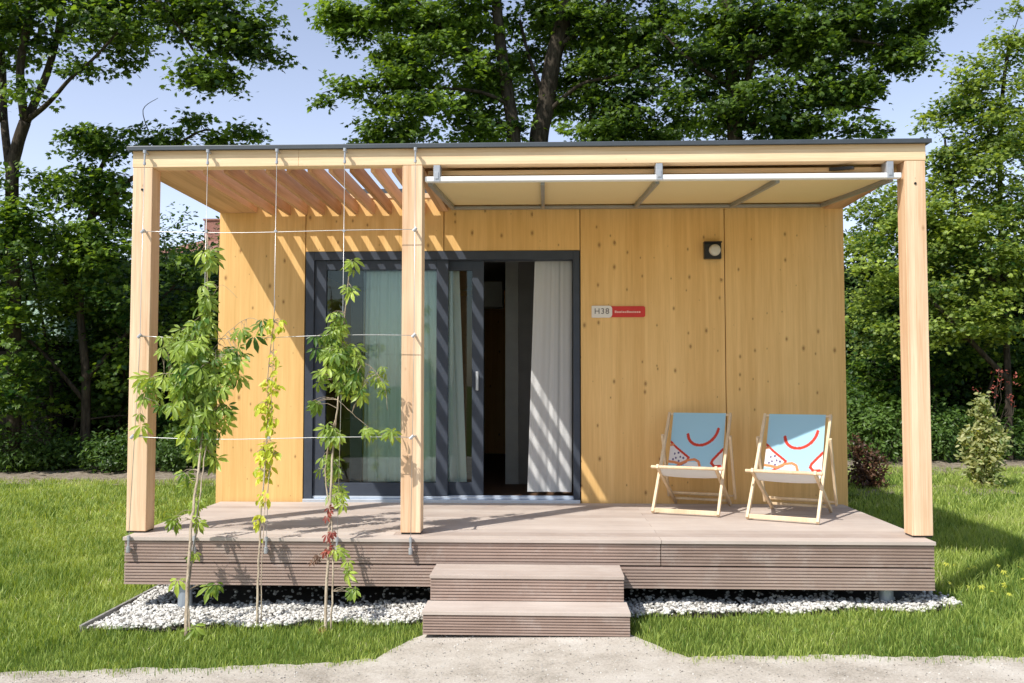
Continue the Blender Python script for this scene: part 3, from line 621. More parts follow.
tag(grass_mesh('bed_grass', *(lambda n: (rng.uniform(7,8.6,n), rng.uniform(5.6,6.4,n), rng.uniform(.03,.09,n), rng.uniform(.004,.01,n), rng.random(n)*.4))(900)), 'thin straw and weeds in the mulch under the shrubs', 'weeds', kind='stuff')
mu = sheet('mulch_bed', 6.6, 9.3, 5.75, 6.75, 40, 12, .012, M['earth'], .05); tag(mu, kind='structure')

# dandelion-like flowers and broad weeds in the lawn (stuff)
n = 260; x = rng.uniform(-4, 8, n); y = rng.uniform(-1.4, 4, n); k = lawn_ok(x, y); x, y = x[k], y[k]
C = np.stack([x, y, gz(x)+.03+.03*rng.random(len(x))], -1)
tag(leaves('lawn_weeds', C, np.array((0,-.3,1))+.4*rng.standard_normal((len(x),3)), rng.uniform(.014,.034,len(x)), rng.uniform(0,.5,len(x)), M['vine'], None, PALM, PALM_F), 'broad leaved weeds scattered through the lawn', 'weeds', kind='stuff')
n = 45; x = rng.uniform(5.7, 7.4, n); y = rng.uniform(-.6, .9, n); C = np.stack([x, y, gz(x)+.08+.05*rng.random(n)], -1)
tag(leaves('yellow_flowers', C, np.array((0,-.6,1))+.3*rng.standard_normal((n,3)), rng.uniform(.02,.035,n), rng.uniform(.8,1,n), M['vineyel'], None, PALM, PALM_F), 'tiny yellow flowers in the grass right of the deck', 'flowers', kind='stuff')

# ------------------------------------------------------------------ distant buildings
pk = P(203, 226, 30); root = thing('brick_house', 'distant house with a reddish gable roof and chimney behind the left post gap', 'house', (pk.x-3, 30, G))
b = MB(); b.box(1.6,8.2,-1,6,0,pk.z-G-1.3); b.build('wall', M['plasterw'], root)
r = MB(); zt = pk.z-G; r.add([(.8,-1.4,zt-1.3),(8,-1.4,zt-1.3),(8,6.4,zt-1.3),(.8,6.4,zt-1.3),(2.3,2.5,zt),(6.5,2.5,zt)], [(0,1,5,4),(2,3,4,5),(1,2,5),(3,0,4),(0,3,2,1)])
for o in (r.build('roof', M['roofred'], root),): o.location = (.6,0,0)
ch = MB(); ch.box(2.6,3.3,1.2,1.9,zt-1.2,zt+.45); ch.box(2.55,3.35,1.15,1.95,zt+.45,zt+.52); ch.build('chimney', M['roofred'], root)
for i in range(3): w_ = MB(); w_.box(2.2+2*i,3.2+2*i,-1.03,-1.01,1.2,2.5); w_.build('window', M['winglass'], root)
a = P(-30, 470, 12.3); b_ = P(62, 470, 12.3); top = P(40, 336, 12.3).z; mid = P(40, 300, 12.3).z
root = thing('garden_house', 'mint green garden house with a white fascia glimpsed through the left foliage', 'building', (a.x, 12.3, G))
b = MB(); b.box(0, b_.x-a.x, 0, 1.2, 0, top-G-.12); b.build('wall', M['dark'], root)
b = MB(); b.box(-.1, b_.x-a.x+.05, -.12, 1.3, top-G-.12, top-G); b.build('fascia', M['plasterw'], root)
b = MB(); b.box(-.3, b_.x-a.x-.1, .2, 1.1, top-G+.002, mid-G); b.build('upper_wall', M['plaster'], root)

# ------------------------------------------------------------------ cabin
WY = 1.73; WT = 2.74
cab = thing('timber_cabin', 'flat roofed timber cabin with knotty spruce panel walls behind the porch', 'cabin', (2.8, WY, G))
g_ = .0035
for x0, x1, z0 in ((0,.79,-.02),(.79,2.046,2.245),(2.046,3.27,2.245),(3.27,4.552,-.02),(4.552,5.6,-.02)):
    b = MB(); b.box(x0+(g_ if x0 else 0), x1-(g_ if x1 < 5.5 else 0), WY, WY+.10, z0, WT); b.build('wall_panel', M['wall'], cab, bevel=.002)
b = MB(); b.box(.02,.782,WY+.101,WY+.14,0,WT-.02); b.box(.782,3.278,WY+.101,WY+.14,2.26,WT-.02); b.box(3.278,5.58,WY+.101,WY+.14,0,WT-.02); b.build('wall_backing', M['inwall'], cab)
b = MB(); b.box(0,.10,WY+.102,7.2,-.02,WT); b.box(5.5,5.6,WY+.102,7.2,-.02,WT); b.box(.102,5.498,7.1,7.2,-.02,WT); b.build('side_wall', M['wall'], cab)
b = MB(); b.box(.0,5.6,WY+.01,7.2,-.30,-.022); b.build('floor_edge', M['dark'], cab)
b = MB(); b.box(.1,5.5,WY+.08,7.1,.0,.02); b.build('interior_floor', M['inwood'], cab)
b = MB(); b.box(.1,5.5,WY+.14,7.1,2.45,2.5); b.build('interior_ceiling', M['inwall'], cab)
b = MB(); b.box(-.02,5.62,WY+.03,7.24,WT+.001,WT+.08); b.build('roof', M['trim'], cab)
b = MB(); b.box(2.545,2.68,3.0,3.12,.022,2.44); b.build('partition_edge', M['inlight'], cab)
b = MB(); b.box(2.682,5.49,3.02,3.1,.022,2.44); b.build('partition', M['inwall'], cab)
b = MB(); b.box(1.6,2.2,4.3,4.9,.022,2.1); b.build('cupboard', M['inwood'], cab, bevel=.01)
b = MB(); b.box(2.2,2.46,4.2,4.45,1.95,2.25); b.build('wall_cabinet', M['inlight'], cab, bevel=.01)
# door set
AN = M['anthracite']
fr = MB()
X0, X1, ZT = .797, 3.263, 2.241
fr.box(X0, X0+.075, WY-.008, WY+.15, .03, ZT); fr.box(X1-.055, X1, WY-.008, WY+.15, .03, ZT); fr.box(X0+.075, X1-.055, WY-.008, WY+.15, ZT-.075, ZT)
door = fr.build('door_frame', AN, cab, bevel=.003)
b = MB(); b.box(X0, X1, WY-.045, WY+.20, -.012, .028); b.box(X0+.076, X1-.056, WY+.01, WY+.03, .0285, .05); b.box(X0+.076, X1-.056, WY+.085, WY+.10, .0285, .05); b.build('door_sill', M['alu'], door, bevel=.004)
def leafdoor(nm, x0, x1, y0, y1, st, label=None):
    b = MB(); b.box(x0, x0+st, y0, y1, .052, ZT-.077); b.box(x1-st, x1, y0, y1, .052, ZT-.077); b.box(x0+st, x1-st, y0, y1, .052, .165); b.box(x0+st, x1-st, y0, y1, ZT-.077-.085, ZT-.077)
    o = b.build(nm, AN, cab, bevel=.003)
    g = MB(); ym = (y0+y1)/2; g.add([(x0+st-.01, ym, .15),(x1-st+.01, ym, .15),(x1-st+.01, ym, ZT-.15),(x0+st-.01, ym, ZT-.15)], [(0,1,2,3)]); g.build('pane', M['glass'], o)
    return o
leafdoor('fixed_leaf', X0+.077, 2.085, WY+.015, WY+.065, .105)
sl_ = leafdoor('sliding_leaf', 1.19, 2.40, WY+.085, WY+.135, .105)
h = MB(); h.box(2.335,2.355,WY+.055,WY+.0845,1.12,1.135); h.box(2.335,2.355,WY+.055,WY+.0845,1.015,1.03); h.box(2.333,2.357,WY+.035,WY+.055,.99,1.16); h.build('handle', M['bracket'], sl_, bevel=.004)
bake(cab)

def curtain(name, label, x0t, x1t, x0b, x1b, y, zb, zt, mt, nf, amp, group=None):
    nx, nz = nf*14, 26; root_x = (x0t+x1t)/2
    U, W = np.meshgrid(np.linspace(0,1,nx), np.linspace(0,1,nz))
    e = 1-(1-W)**1.0
    X = (x0b+(x0t-x0b)*e)*(1-U) + (x1b+(x1t-x1b)*e)*U
    ph = U*nf*2*np.pi + .6*np.sin(U*9+1)+.25*np.sin(W*3+U*6)
    Yc = y + amp*(.55+.45*(1-W))*np.sin(ph) + amp*.35*np.sin(ph*2.3+1)
    X = X + .25*amp*np.cos(ph)
    V = np.stack([X, Yc, zb+(zt-zb)*W], -1).reshape(-1,3)
    i = (np.arange(nz-1)[:, None]*nx + np.arange(nx-1)[None]).ravel()
    o = npmesh(name, V, np.stack([i, i+1, i+nx+1, i+nx], -1), mt, smooth=True); tag(o, label, 'curtain', group); return o
curtain('sheer_curtain', 'pale green white sheer curtain hanging behind the fixed glass on the left', 1.30, 2.16, 1.28, 2.24, WY+.20, .06, 2.16, M['sheer_curtain'], 9, .022)
curtain('curtain', 'white curtain hanging in the open doorway and striped by sunlight', 2.86, 3.20, 2.79, 3.19, WY+.17, .075, 2.17, M['heavy_curtain'], 3, .010)
rl = MB(); rl.box(.9, 3.2, WY+.17, WY+.27, 2.18, 2.20); tag(rl.build('curtain_rail', M['railgrey']), 'grey curtain rail under the ceiling inside the door', 'curtain rail')

# wall lamp and sign
L = thing('wall_lamp', 'square black wall lamp with round frosted glass, top of the right wall', 'lamp', (4.44, WY, 2.23))
b = MB(); b.box(-.075,.075,-.055,0,-.075,.065); b.box(-.08,.08,-.075,-.0,.066,.078); b.build('housing', M['black'], L, bevel=.006)
b = MB(); b.tube([(.015,-.050,0),(.015,-.078,0),(.015,-.090,0)], [.052,.050,.030], 24); b.build('diffuser', M['diffuser'], L, smooth=True)
sg = thing('house_number_sign', 'small cream and red number sign on the wall right of the door', 'sign', (3.37, WY, 1.69))
def rounded(x0, x1, z0, z1, y0, y1, rl_, rr_):
    pts = []
    for cx, cz, r, a0 in ((x0+rl_, z0+rl_, rl_, 180),(x1-rr_, z0+rr_, rr_, 270),(x1-rr_, z1-rr_, rr_, 0),(x0+rl_, z1-rl_, rl_, 90)):
        for k in range(7): a = math.radians(a0+15*k); pts.append((cx+r*math.cos(a), cz+r*math.sin(a)))
    n = len(pts); b = MB()
    b.add([(x, y0, z) for x, z in pts]+[(x, y1, z) for x, z in pts], [tuple(range(n)), tuple(range(2*n-1, n-1, -1))]+[(i, i+n, (i+1)%n+n, (i+1)%n) for i in range(n)])
    return b
rounded(.16,.475,-.048,.050,-.010,-.001,.004,.018).build('red_plate', M['red'], sg)
rounded(.0,.182,-.052,.054,-.018,-.0012,.006,.028).build('number_plate', M['cream'], sg)
def text(body, size, loc, mt, parent, name):
    c = bpy.data.curves.new(name, 'FONT'); c.body = body; c.size = size; c.extrude = .0008; c.align_y = 'CENTER'
    t = bpy.data.objects.new(name, c); COL.objects.link(t); bpy.context.view_layer.update()
    me = bpy.data.meshes.new_from_object(t.evaluated_get(bpy.context.evaluated_depsgraph_get())); bpy.data.objects.remove(t)
    me.transform(Matrix.Translation(loc) @ Matrix.Rotation(math.pi/2, 4, 'X')); me.materials.clear(); me.materials.append(mt)
    o = bpy.data.objects.new(name, me); COL.objects.link(o); o.parent = parent; return o
text('H', .072, (.022,-.0192,.003), M['signtext'], sg, 'capital_letter')
text('3', .072, (.080,-.0192,.003), M['signtext'], sg, 'numeral')
text('8', .072, (.121,-.0192,.003), M['signtext'], sg, 'numeral')
b = MB(); x = .205                      # the pale line of lettering is too small to read in the photo: letter-high strokes
for wd, hh in ((.016,.020),(.014,.014),(.015,.014),(.006,.020),(.014,.014),(.013,.014),(.015,.020),(.014,.014),(.012,.014),(.006,.018),(.015,.014),(.014,.014),(.013,.014)):
    b.box(x, x+wd, -.0122, -.0102, -.010, -.010+hh); x += wd+.005
b.build('small_lettering', M['signwhite'], sg)

# ------------------------------------------------------------------ deck
DX0, DX1, DY0 = .066, 5.538, -.155
dk = thing('wooden_deck', 'raised brown deck with grooved composite boards in front of the cabin', 'deck', (2.8, .8, G))
y = DY0-.012; k = 0
while y < WY-.05:
    y1 = min(y+.143, WY-.004)
    j = 3.735 if k % 2 == 0 else 1.9
    for x0, x1 in ((DX0-.008, j-.0015), (j+.0015, DX1+.008)):
        b = MB(); nr = 6; wdt = (y1-y)/nr
        prof = []                        # shallow grooves along the board
        b.box(x0, x1, y, y1-.004, -.024, -.0025 if k else 0)
        for q in range(nr):
            if k: b.box(x0+.0005, x1-.0005, y+q*wdt+.002, y+(q+1)*wdt-.006, -.003, 0)
        b.build('deck_board', M['deck'], dk, bevel=.0015 if not k else 0)
    y = y1+.001; k += 1
def ribbed(x0, x1, yf, z0, z1, name, mt, parent, side=False, n=7):
    """board with ribs on its front: flat tongues along both long edges and n ribs between"""
    b = MB(); h = z1-z0
    if not side: b.box(x0, x1, yf+.009, yf+.026, z0, z1)
    else: b.box(yf+.006 if yf < 1 else yf-.024, yf+.024 if yf < 1 else yf-.006, x0, x1, z0, z1)
    p = h/n
    for q in range(n):
        a, c = z0+q*p+p*.15, z0+q*p+p*.76
        if not side: b.box(x0, x1, yf, yf+.0095, a, c)
        else: b.box(yf if yf < 1 else yf-.0065, yf+.0065 if yf < 1 else yf, x0, x1, a, c)
    return b.build(name, mt, parent)
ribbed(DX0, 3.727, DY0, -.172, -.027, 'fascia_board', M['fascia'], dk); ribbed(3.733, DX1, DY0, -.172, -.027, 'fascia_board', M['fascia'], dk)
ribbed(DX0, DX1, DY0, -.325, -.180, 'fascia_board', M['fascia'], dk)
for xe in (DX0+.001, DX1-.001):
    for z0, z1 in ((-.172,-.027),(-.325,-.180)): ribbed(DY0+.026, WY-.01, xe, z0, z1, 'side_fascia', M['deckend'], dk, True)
b = MB(); b.box(DX0+.03, DX1-.03, DY0+.03, DY0+.07, -.31, -.03); b.box(DX0+.03, DX1-.03, .8, .85, -.24, -.03); b.box(DX0+.03, DX1-.03, 1.5, 1.55, -.24, -.03)
for i in range(10): xx_ = DX0+.1+i*.59; b.box(xx_, xx_+.05, DY0+.072, .798, -.2, -.03)
b.build('joists', M['dark'], dk)
for px_, yy in ((.46,-.07),(1.7,.9),(3.9,.9),(5.28,.02),(.46,1.2),(2.8,1.2),(5.28,1.2)):
    b = MB(); z = float(gz(px_)); b.tube([(px_,yy,z-.02),(px_,yy,-.24)], .048, 20); b.build('foot', M['galv'], dk, smooth=False)
bake(dk)

st = thing('deck_steps', 'two brown ribbed steps leading from the path up to the deck', 'steps', (2.835, -.5, G))
for x0, x1, yf, yb, zt, zb in ((2.225,3.448,-.535,DY0-.02,-.163,-.326),(2.212,3.462,-.795,-.515,-.326,-.477)):
    for q in range(2):
        w_ = (yb-yf)/2; b = MB(); b.box(x0-.004, x1+.004, yf-.008+q*w_, yf-.008+(q+1)*w_-.004, zt-.022, zt); b.build('tread', M['deck'], st, bevel=.002)
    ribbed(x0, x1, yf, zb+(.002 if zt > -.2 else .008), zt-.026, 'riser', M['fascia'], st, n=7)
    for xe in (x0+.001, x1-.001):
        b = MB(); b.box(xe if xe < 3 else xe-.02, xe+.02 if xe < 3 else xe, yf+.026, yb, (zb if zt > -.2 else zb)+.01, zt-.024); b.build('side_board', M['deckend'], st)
b = MB(); b.box(2.25,3.42,-.50,-.21,-.478,-.19); b.build('inner_frame', M['dark'], st)
bake(st)

# ------------------------------------------------------------------ pergola
pg = thing('timber_pergola', 'larch porch frame with three square posts and open slats overhead', 'pergola', (2.8, .8, 0))
PW = .142; BZ = 2.60; TZ = 2.72
for x0 in (.0, 1.945, 5.6-PW):
    b = MB(); b.box(x0, x0+PW, .0, PW, .012, BZ); b.build('post', M['post'], pg, bevel=.004)
    b = MB(); b.box(x0+.006, x0+PW-.006, .006, PW-.006, .0008, .0115); b.build('post_shoe', M['black'], pg)
b = MB(); b.box(-.004, 1.2, -.002, PW-.042, BZ+.001, TZ); b.box(1.2005, 5.604, -.002, PW-.042, BZ+.001, TZ); b.build('front_beam', M['beam'], pg, bevel=.003)
b = MB(); b.box(-.035, 5.635, -.030, PW-.03, TZ+.001, TZ+.030); b.box(-.035, 5.635, -.036, -.0305, TZ-.004, TZ+.027); b.build('roof_flashing', M['trim'], pg, bevel=.003)
for x0, x1 in ((.0,.085),(2.0,2.085),(5.43,5.6)):
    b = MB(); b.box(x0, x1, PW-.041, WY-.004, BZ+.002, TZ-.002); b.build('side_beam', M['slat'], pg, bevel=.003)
b = MB(); b.box(.087, 1.999, 1.548, 1.632, 2.6925, 2.732); b.build('cross_batten', M['beam'], pg)
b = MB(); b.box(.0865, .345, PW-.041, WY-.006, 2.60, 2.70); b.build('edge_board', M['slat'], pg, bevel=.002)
xr = .500
while xr < 1.97:
    if not (1.97 < xr < 2.13):
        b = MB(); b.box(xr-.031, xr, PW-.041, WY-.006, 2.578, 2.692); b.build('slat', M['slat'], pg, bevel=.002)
    xr += .1535
for k in range(11):
    b = MB(); b.box(2.0865, 5.4285, PW-.040+k*.1475, PW-.043+(k+1)*.1475, 2.694, 2.716); b.build('ceiling_board', M['beam'], pg, bevel=.002)
for sx0 in (.0, 5.6-PW):
    b = MB(); b.tube([(sx0+.07, -.002, 2.44),(sx0+.07,-.0045,2.44)], .009, 12); b.build('bolt', M['black'], pg)
bake(pg)

aw = thing('awning', 'extended beige fabric awning with white front bar under the right half of the pergola', 'awning', (3.75, .8, 2.5))
b = MB(); b.box(2.105, 5.440, .005, .060, 2.482, 2.520); b.build('front_bar', M['white'], aw, bevel=.006)
def awz(y): return 2.505+(y-.07)*.088
nx_, ny_ = 40, 14; X, Yv = np.meshgrid(np.linspace(2.14,5.39,nx_), np.linspace(.065,1.66,ny_)); Zv = awz(Yv)-.008*np.sin((Yv-.07)/1.6*np.pi)
i = (np.arange(ny_-1)[:, None]*nx_+np.arange(nx_-1)[None]).ravel()
npmesh('fabric', np.stack([X, Yv, Zv], -1).reshape(-1,3), np.stack([i, i+1, i+nx_+1, i+nx_], -1), M['awning'], aw, smooth=True)
for x in (2.135, 2.94, 3.755, 4.60, 5.39):
    b = MB(); wd = .028 if 2.2 < x < 5.4 else .035; b.bar((x,.07,awz(.07)-.022), (x,1.66,awz(1.66)-.025), wd, .03); b.build('guide_rail', M['railgrey'], aw)
b = MB(); b.box(2.115, 5.41, 1.64, 1.71, awz(1.66)-.035, awz(1.66)-.012); b.build('rear_cassette', M['railgrey'], aw, bevel=.006)
b = MB(); b.box(2.11, 5.41, .12, .15, 2.552, 2.588); b.build('wood_batten', M['beam'], aw, bevel=.004)  # wood batten added to cover part of the dark gap above the bar
for x in (2.19, 3.76, 5.36):
    b = MB(); b.box(x-.022, x+.022, -.0015, .0045, 2.480, 2.598); b.box(x-.025, x+.025, .006, .10, 2.522, 2.5985); b.box(x-.012, x+.012, -.007, -.0017, 2.50, 2.55); b.build('bracket', M['bracket'], aw, bevel=.002)
b = MB(); b.bar((4.98,.12,2.572),(5.12,.03,2.562), .03,.02); b.build('crank_eye', M['black'], aw)
bake(aw)

# ------------------------------------------------------------------ cable trellis
tr = thing('cable_trellis', 'steel cable trellis stretched between the left and middle posts', 'trellis', (1.05, -.06, 0))
cx_ = (.108, .563, 1.059, 1.544, 2.045)
for x in cx_:
    b = MB(); b.tube([(x,-.055,2.70),(x,-.075,1.3),(x,-.19,-.075)], .0021, 6); b.build('vertical_cable', M['steel'], tr, smooth=True)
    b = MB(); b.bar((x,-.004,2.695),(x,-.05,2.70), .016,.012); b.tube([(x,-.055,2.712),(x,-.055,2.69)], .012, 10); b.tube([(x,-.055,2.69),(x,-.056,2.62)], .0065, 8); b.tube([(x,-.055,2.625),(x,-.056,2.605)], .010, 10); b.build('top_bracket', M['bracket'], tr)
    b = MB(); b.bar((x,DY0,-.085),(x,-.19,-.078), .018,.016); b.tube([(x,-.19,-.09),(x,-.186,.0)], .0075, 8); b.tube([(x,-.19,-.10),(x,-.19,-.06)], .014, 10); b.tube([(x,-.187,-.02),(x,-.185,.012)], .012, 8); b.build('lower_bracket', M['bracket'], tr)
for z, dz in ((2.13,-.006),(1.385,-.012),(.685,-.008)):
    b = MB(); pts = []
    for i in range(17):
        t = i/16; x = cx_[0]+(cx_[-1]-cx_[0])*t; pts.append((x, -.06-(.10 if z < 1 else .02 if z < 2 else 0)*1.0, z+dz*math.sin(t*math.pi*2.0)-.012*math.sin(math.pi*t)))
    b.tube(pts, .0023, 6); b.build('horizontal_cable', M['steel'], tr, smooth=True)
    for x in cx_[:1]+cx_[-1:]:
        b = MB(); b.bar((x,-.001,z),(x,pts[0][1],z), .012,.012); b.tube([(x+.012,pts[0][1],z+.012),(x-.012,pts[0][1],z-.012)], .011, 8); b.build('cable_clamp', M['bracket'], tr)
    for x in cx_[1:-1]:
        b = MB(); b.tube([(x,pts[0][1]-.008,z-.006),(x,pts[0][1]+.008,z-.006)], .010, 10); b.build('cross_clamp', M['bracket'], tr)
bake(tr)

# ------------------------------------------------------------------ creepers
def creeper(name, label, stems, blobs, mt, leaf, T=PALM, TF=PALM_F):
    """stems: [(pts (px,py,Y), r0, r1)], blobs: (px,py,rx,ry,n[,material index])"""
    p0 = P(*stems[0][0][0]); root = thing(name, label, 'climbing plant', (p0.x, p0.y, float(gz(p0.x))))
    tb = MB(); sk = []
    for pts, r0, r1 in stems:
        w = smooth_path([P(*q) for q in pts], 6); k = len(w)
        w = [p + Vector((random.uniform(-1,1), random.uniform(-1,1), 0))*.004 for p in w]
        tb.tube(w, [(.72*r0)+(r1-.72*r0)*i/(k-1) for i in range(k)], 7); sk += w
    ska = np.array([tuple(p) for p in sk]); sets = {}
    for bl in blobs:
        px, py, rx, ry, n = bl[:5]; mi = bl[5] if len(bl) > 5 else 0; Yb = bl[6] if len(bl) > 6 else -.12
        s = ppm(Yb); c = np.array(P(px, py, Yb))
        n = int(n*(.92 if T is PALM else 2.4)+.5); u = rng.standard_normal((n,3)); u /= np.linalg.norm(u, axis=1)[:, None]; u *= rng.random((n,1))**.5
        sets.setdefault(mi, []).append(c+u*np.array((rx/s, min(.17, .75*rx/s), ry/s)))
    for mi, L_ in sets.items():
        C = np.concatenate(L_); n = len(C)
        for c in C:
            j = int(np.argmin(np.linalg.norm((ska-c)*np.array((1,1,.8)), axis=1))); q = ska[j]
            if np.linalg.norm(q-c) > .03: tb.tube(curve(q, c, .12, 4, .04), [.0022,.002,.0016,.0014,.001], 4, cap=False)
        out = np.zeros((n,3)); out[:, 0] = .5*rng.standard_normal(n); out[:, 1] = -.55-.5*rng.random(n); out[:, 2] = .75
        nr = out+.38*rng.standard_normal((n,3)); tip = np.stack([.55*rng.standard_normal(n), -.35+.4*rng.standard_normal(n), -1+0*C[:,0]], -1)
        leaves('foliage', C, nr, leaf*(1 if mi == 0 else .6)*rng.uniform(.42,1.2,n), np.clip(.5+.3*rng.standard_normal(n),0,1), mt[mi], root, T, TF, tip)
    tb.build('stem', M['vinestem'], root, smooth=True)
    return bake(root)
creeper('virginia_creeper', 'largest bushy green creeper climbing the cable nearest the left post',
  [([(186,636,-.79),(188,580,-.62),(192,520,-.42),(200,460,-.20),(204,400,-.10),(207,330,-.08),(208,235,-.07)], .017,.004), ([(190,634,-.78),(189,590,-.64),(195,540,-.45),(203,470,-.22),(212,410,-.10),(216,350,-.09)], .009,.003),
   ([(206,360,-.09),(225,335,-.09),(250,318,-.10),(268,330,-.10)], .003,.0015), ([(204,400,-.1),(180,375,-.12),(150,378,-.13),(140,400,-.13)], .004,.0015),([(207,310,-.1),(220,285,-.1),(238,298,-.1)], .002,.001)],
  [(208,258,5,20,9),(206,295,9,20,16),(202,325,17,15,24),(185,345,30,20,54),(205,372,38,26,100),(180,390,30,22,60),(208,415,24,24,60),(230,360,16,20,22),(245,332,12,8,6),(262,322,7,7,3),(150,385,14,18,14),(140,420,6,10,4),(205,452,15,16,22),(190,440,14,14,12),
   (186,478,8,10,6,0,-.22),(180,520,10,9,6,0,-.4),(196,500,9,14,6,0,-.3),(192,550,7,10,3,0,-.5),(195,522,6,8,4,0,-.4),(176,580,4,5,2,0,-.6),(213,588,5,8,3,0,-.6),(196,625,4,6,2,0,-.75),(187,375,14,24,22)], [M['vine']], .105)
creeper('young_creeper', 'thin yellow green young creeper in the middle of the cable trellis',
  [([(257,624,-.50),(259,560,-.38),(262,500,-.24),(267,440,-.12),(268,380,-.09),(276,300,-.08)], .012,.002), ([(261,622,-.50),(262,560,-.38),(265,510,-.25),(272,455,-.13)], .005,.002)],
  [(270,330,8,14,7),(281,325,5,10,4),(276,360,6,12,6),(272,385,8,12,14),(266,408,10,12,22),(272,425,8,10,11),(268,452,12,13,30),(262,470,10,10,16),(264,498,6,9,8,0,-.24),(258,520,7,8,5,0,-.28),(261,540,3,4,1,0,-.3)], [M['vineyel']], .062, OVAL, OVAL_F)
creeper('virginia_creeper', 'green creeper with red lower leaves climbing in front of the glass door',
  [([(326,631,-.62),(327,580,-.48),(330,520,-.32),(333,450,-.14),(338,400,-.10),(342,340,-.09),(350,262,-.08)], .015,.003), ([(331,630,-.62),(333,570,-.46),(331,520,-.32),(325,470,-.16),(335,420,-.1)], .009,.004),
   ([(338,400,-.10),(360,420,-.11),(385,438,-.11),(398,440,-.11)], .003,.0015), ([(342,360,-.1),(368,365,-.12),(384,385,-.12),(388,410,-.12)], .003,.0015)],
  [(352,268,3,10,4),(350,292,5,10,5),(340,318,10,11,12),(330,342,17,16,36),(342,356,22,18,60),(352,380,18,18,44),(330,376,18,14,26),(315,402,8,6,5),(332,432,10,12,16),(330,468,12,16,20),(336,500,9,12,7,0,-.25),(338,490,8,8,8),(372,430,10,5,6),(384,380,12,20,10),(390,432,10,5,5),
   (330,512,4,8,5,1,-.35),(329,538,5,12,8,1,-.38),(327,552,5,8,5,1,-.4),(340,548,8,6,4,0,-.4),(318,562,6,8,4,2,-.42),(347,568,9,8,5,0,-.45),(350,590,7,8,4,0,-.5),(322,630,6,4,3,1,-.62)], [M['vine'], M['redleaf'], M['brownleaf']], .088)

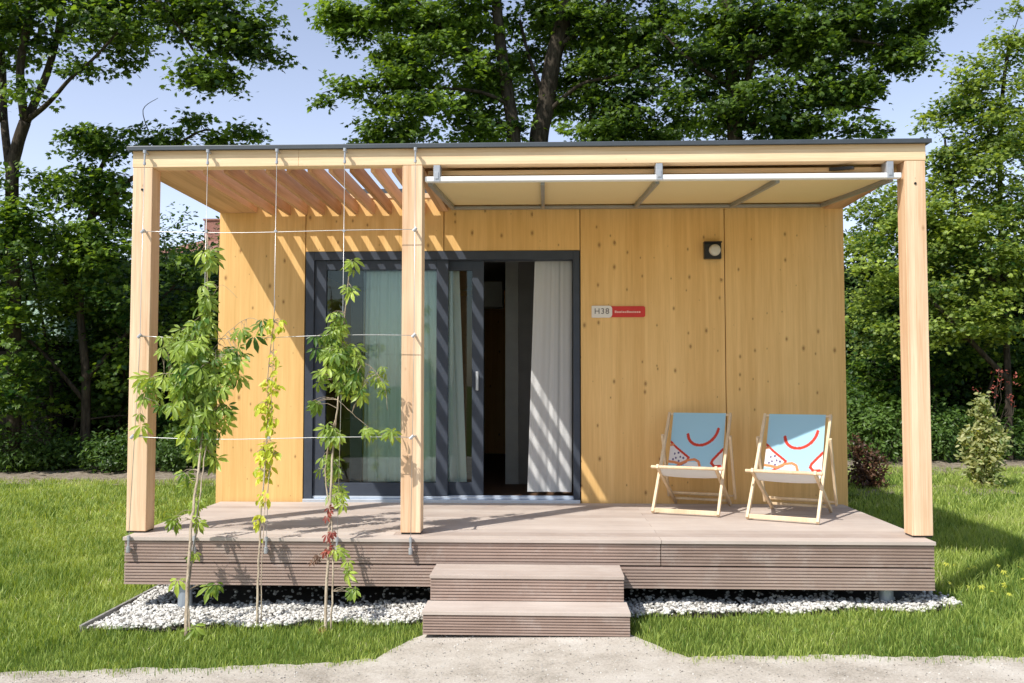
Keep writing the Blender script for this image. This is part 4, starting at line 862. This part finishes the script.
# ------------------------------------------------------------------ deck chairs
def rod(b, a, c, w=.034, h=.02): b.bar(a, c, w, h); return b
def smoothstep(e0, e1, x): t = np.clip((x-e0)/(e1-e0), 0, 1); return t*t*(3-2*t)
def seg_d(U, Vv, pts):
    d = np.full(U.shape, 9.)
    for (a, b), (c, e) in zip(pts[:-1], pts[1:]):
        vx, vy = c-a, e-b; t = np.clip(((U-a)*vx+(Vv-b)*vy)/(vx*vx+vy*vy+1e-9), 0, 1)
        d = np.minimum(d, np.hypot(U-(a+t*vx), Vv-(b+t*vy)))
    return d
def deck_chair(label, loc, rz):
    root = thing('deck_chair', label, 'deck chair', loc, rz, 'folding deck chairs on the right of the deck')
    W2 = .262
    A0 = (.0, .014); A1 = (.62, .785)            # long frame (y,z): front foot to top rail
    B0 = (.075, .372); B1 = (.72, .014)          # seat frame: front rail to rear foot
    b = MB()
    for s in (-1,1): b.bar((s*W2, A0[0], A0[1]), (s*W2, A1[0]+.006, A1[1]+.009), .022, .034)
    b.bar((-W2+.011, A0[0]+.012, .030), (W2-.011, A0[0]+.012, .030), .034, .020, (0,1,0)); b.tube([(-W2+.011, A1[0], A1[1]),(W2-.011, A1[0], A1[1])], .011, 12)
    b.build('back_frame', M['chair'], root, bevel=.003)
    b = MB(); wi = W2-.026
    for s in (-1,1): b.bar((s*wi, B0[0]-.015, B0[1]+.009), (s*wi, B1[0], B1[1]), .022, .034)
    b.tube([(-W2-.03, B0[0], B0[1]),(W2+.03, B0[0], B0[1])], .013, 12); b.bar((-wi+.011, B1[0]-.06, .055),(wi-.011, B1[0]-.06, .055), .02, .026, (0,1,0)); b.bar((-wi+.011, B1[0]-.17, .118),(wi-.011, B1[0]-.17, .118), .016, .022, (0,1,0))
    b.build('seat_frame', M['chair'], root, bevel=.003)
    b = MB(); wo = W2+.024
    for s in (-1,1): b.bar((s*wo, .445, .615), (s*wo, .672, .07), .02, .032)
    b.tube([(-wo-.01,.66,.095),(wo+.01,.66,.095)], .010, 10); b.build('prop_frame', M['chair'], root, bevel=.003)
    # sling: hangs from the top rail to the front rail in a slack curve
    nu, nv = 110, 240; t = np.linspace(0, 1, nv); hw = .225
    p0 = np.array((A1[0]-.005, A1[1]+.014)); p3 = np.array((B0[0]-.004, B0[1]+.016)); p1 = np.array((.42,.42)); p2 = np.array((.36,.10))
    c = ((1-t)**3)[:, None]*p0+(3*(1-t)**2*t)[:, None]*p1+(3*(1-t)*t**2)[:, None]*p2+(t**3)[:, None]*p3
    # wrap over the front rail
    U, T_ = np.meshgrid(np.linspace(0,1,nu), t); Yl = np.repeat(c[:,0][:, None], nu, 1); Zl = np.repeat(c[:,1][:, None], nu, 1)
    bow = .012*(4*(U-.5)**2)*np.sin(np.pi*T_); Zl = Zl+bow; Xl = (U-.5)*2*hw
    Vt = np.stack([Xl, Yl, Zl], -1).reshape(-1,3)
    i = (np.arange(nv-1)[:, None]*nu+np.arange(nu-1)[None]).ravel(); F1 = np.stack([i, i+nu, i+nu+1, i+1], -1)
    # printed cloth
    Q = (.785-Zl)/.43*1.02                       # 0 at the top rail, 1 at the height of the front rail
    Q = np.where(T_ > .62, 1.4, Q)
    U2 = U; asp = .47/.44; Qa = Q*asp*.92
    col = np.empty(U.shape+(3,)); col[:] = (.44,.70,.83)
    def put(mask, c_): col[mask] = c_
    white = (.86,.86,.84); red = (.66,.075,.045); ora = (.80,.30,.13)
    # white flesh shapes
    tri = (Q > .545+.825*U2) & (U2 < .35) & (Q < .97); put(tri, (.86,.80,.78))
    rs = (U2 > np.maximum(1-(Q-.67)*.86, .82)) & (Q > .67) & (Q < 1.0); put(rs, white)
    low = Q > 1.02; put(low, white)
    sea = (Q > .93) & (U2 > .30) & (U2 < .58) & (Q < 1.02); put(sea, white)
    lw = .021
    th = np.linspace(math.radians(8), math.radians(172), 26)
    arc = [(.60-.285*math.cos(a)-.0, (.30+.30*math.sin(a)) - .06*math.cos(math.pi-a)) for a in th]
    arc = [(u, q) for u, q in arc]
    D = seg_d(U2, Q, arc); put(D < .027, red)
    D = seg_d(U2, Q, [(.0,.545),(.12,.66),(.37,.85),(.33,.93),(.16,1.02)]); put(D < lw, red)
    D = seg_d(U2, Q, [(.0,.62),(.06,.60)]); put(D < lw, ora)
    D = seg_d(U2, Q, [(-.02,.93),(.10,.94),(.22,.97),(.36,.90),(.48,.88),(.56,.92),(.60,1.03)]); put(D < .023, ora)
    D = seg_d(U2, Q, [(1.0,.67),(.92,.76),(.82,.88),(.80,.94),(.86,1.0),(.97,.99)]); put(D < .024, red)
    for du, dq in ((.10,.78),(.17,.76),(.13,.86),(.21,.84),(.08,.89),(.27,.86),(.19,.92)): put(np.hypot(U2-du, (Q-dq)*.8) < .017, (.12,.09,.22))
    cols = np.concatenate([col.reshape(-1,3), np.tile(np.array((.80,.81,.82)), (nu*nv,1))])
    # underside sheet 2 mm away from the print
    dy = np.gradient(c[:,0]); dz = np.gradient(c[:,1]); nl = np.hypot(dy, dz); ny = np.repeat((-dz/nl)[:, None], nu, 1); nz = np.repeat((dy/nl)[:, None], nu, 1)
    Vb = np.stack([Xl, Yl+ny*-.0022*-1, Zl+nz*.0022], -1).reshape(-1,3)
    Fc = np.concatenate([F1, F1[:, ::-1]+nu*nv])
    o = npmesh('sling', np.concatenate([Vt, Vb]), Fc, M['sling'], root, smooth=True)
    at = o.data.attributes.new('print', 'FLOAT_COLOR', 'POINT'); at.data.foreach_set('color', np.concatenate([cols, np.ones((len(cols),1))], 1).astype(np.float32).ravel())
    return root
deck_chair('left deck chair with light blue printed sling, nearer the door', (4.066, .975, .0), math.radians(-21))
deck_chair('right deck chair with light blue printed sling, nearer the right post', (4.745, .65, .0), math.radians(-27))
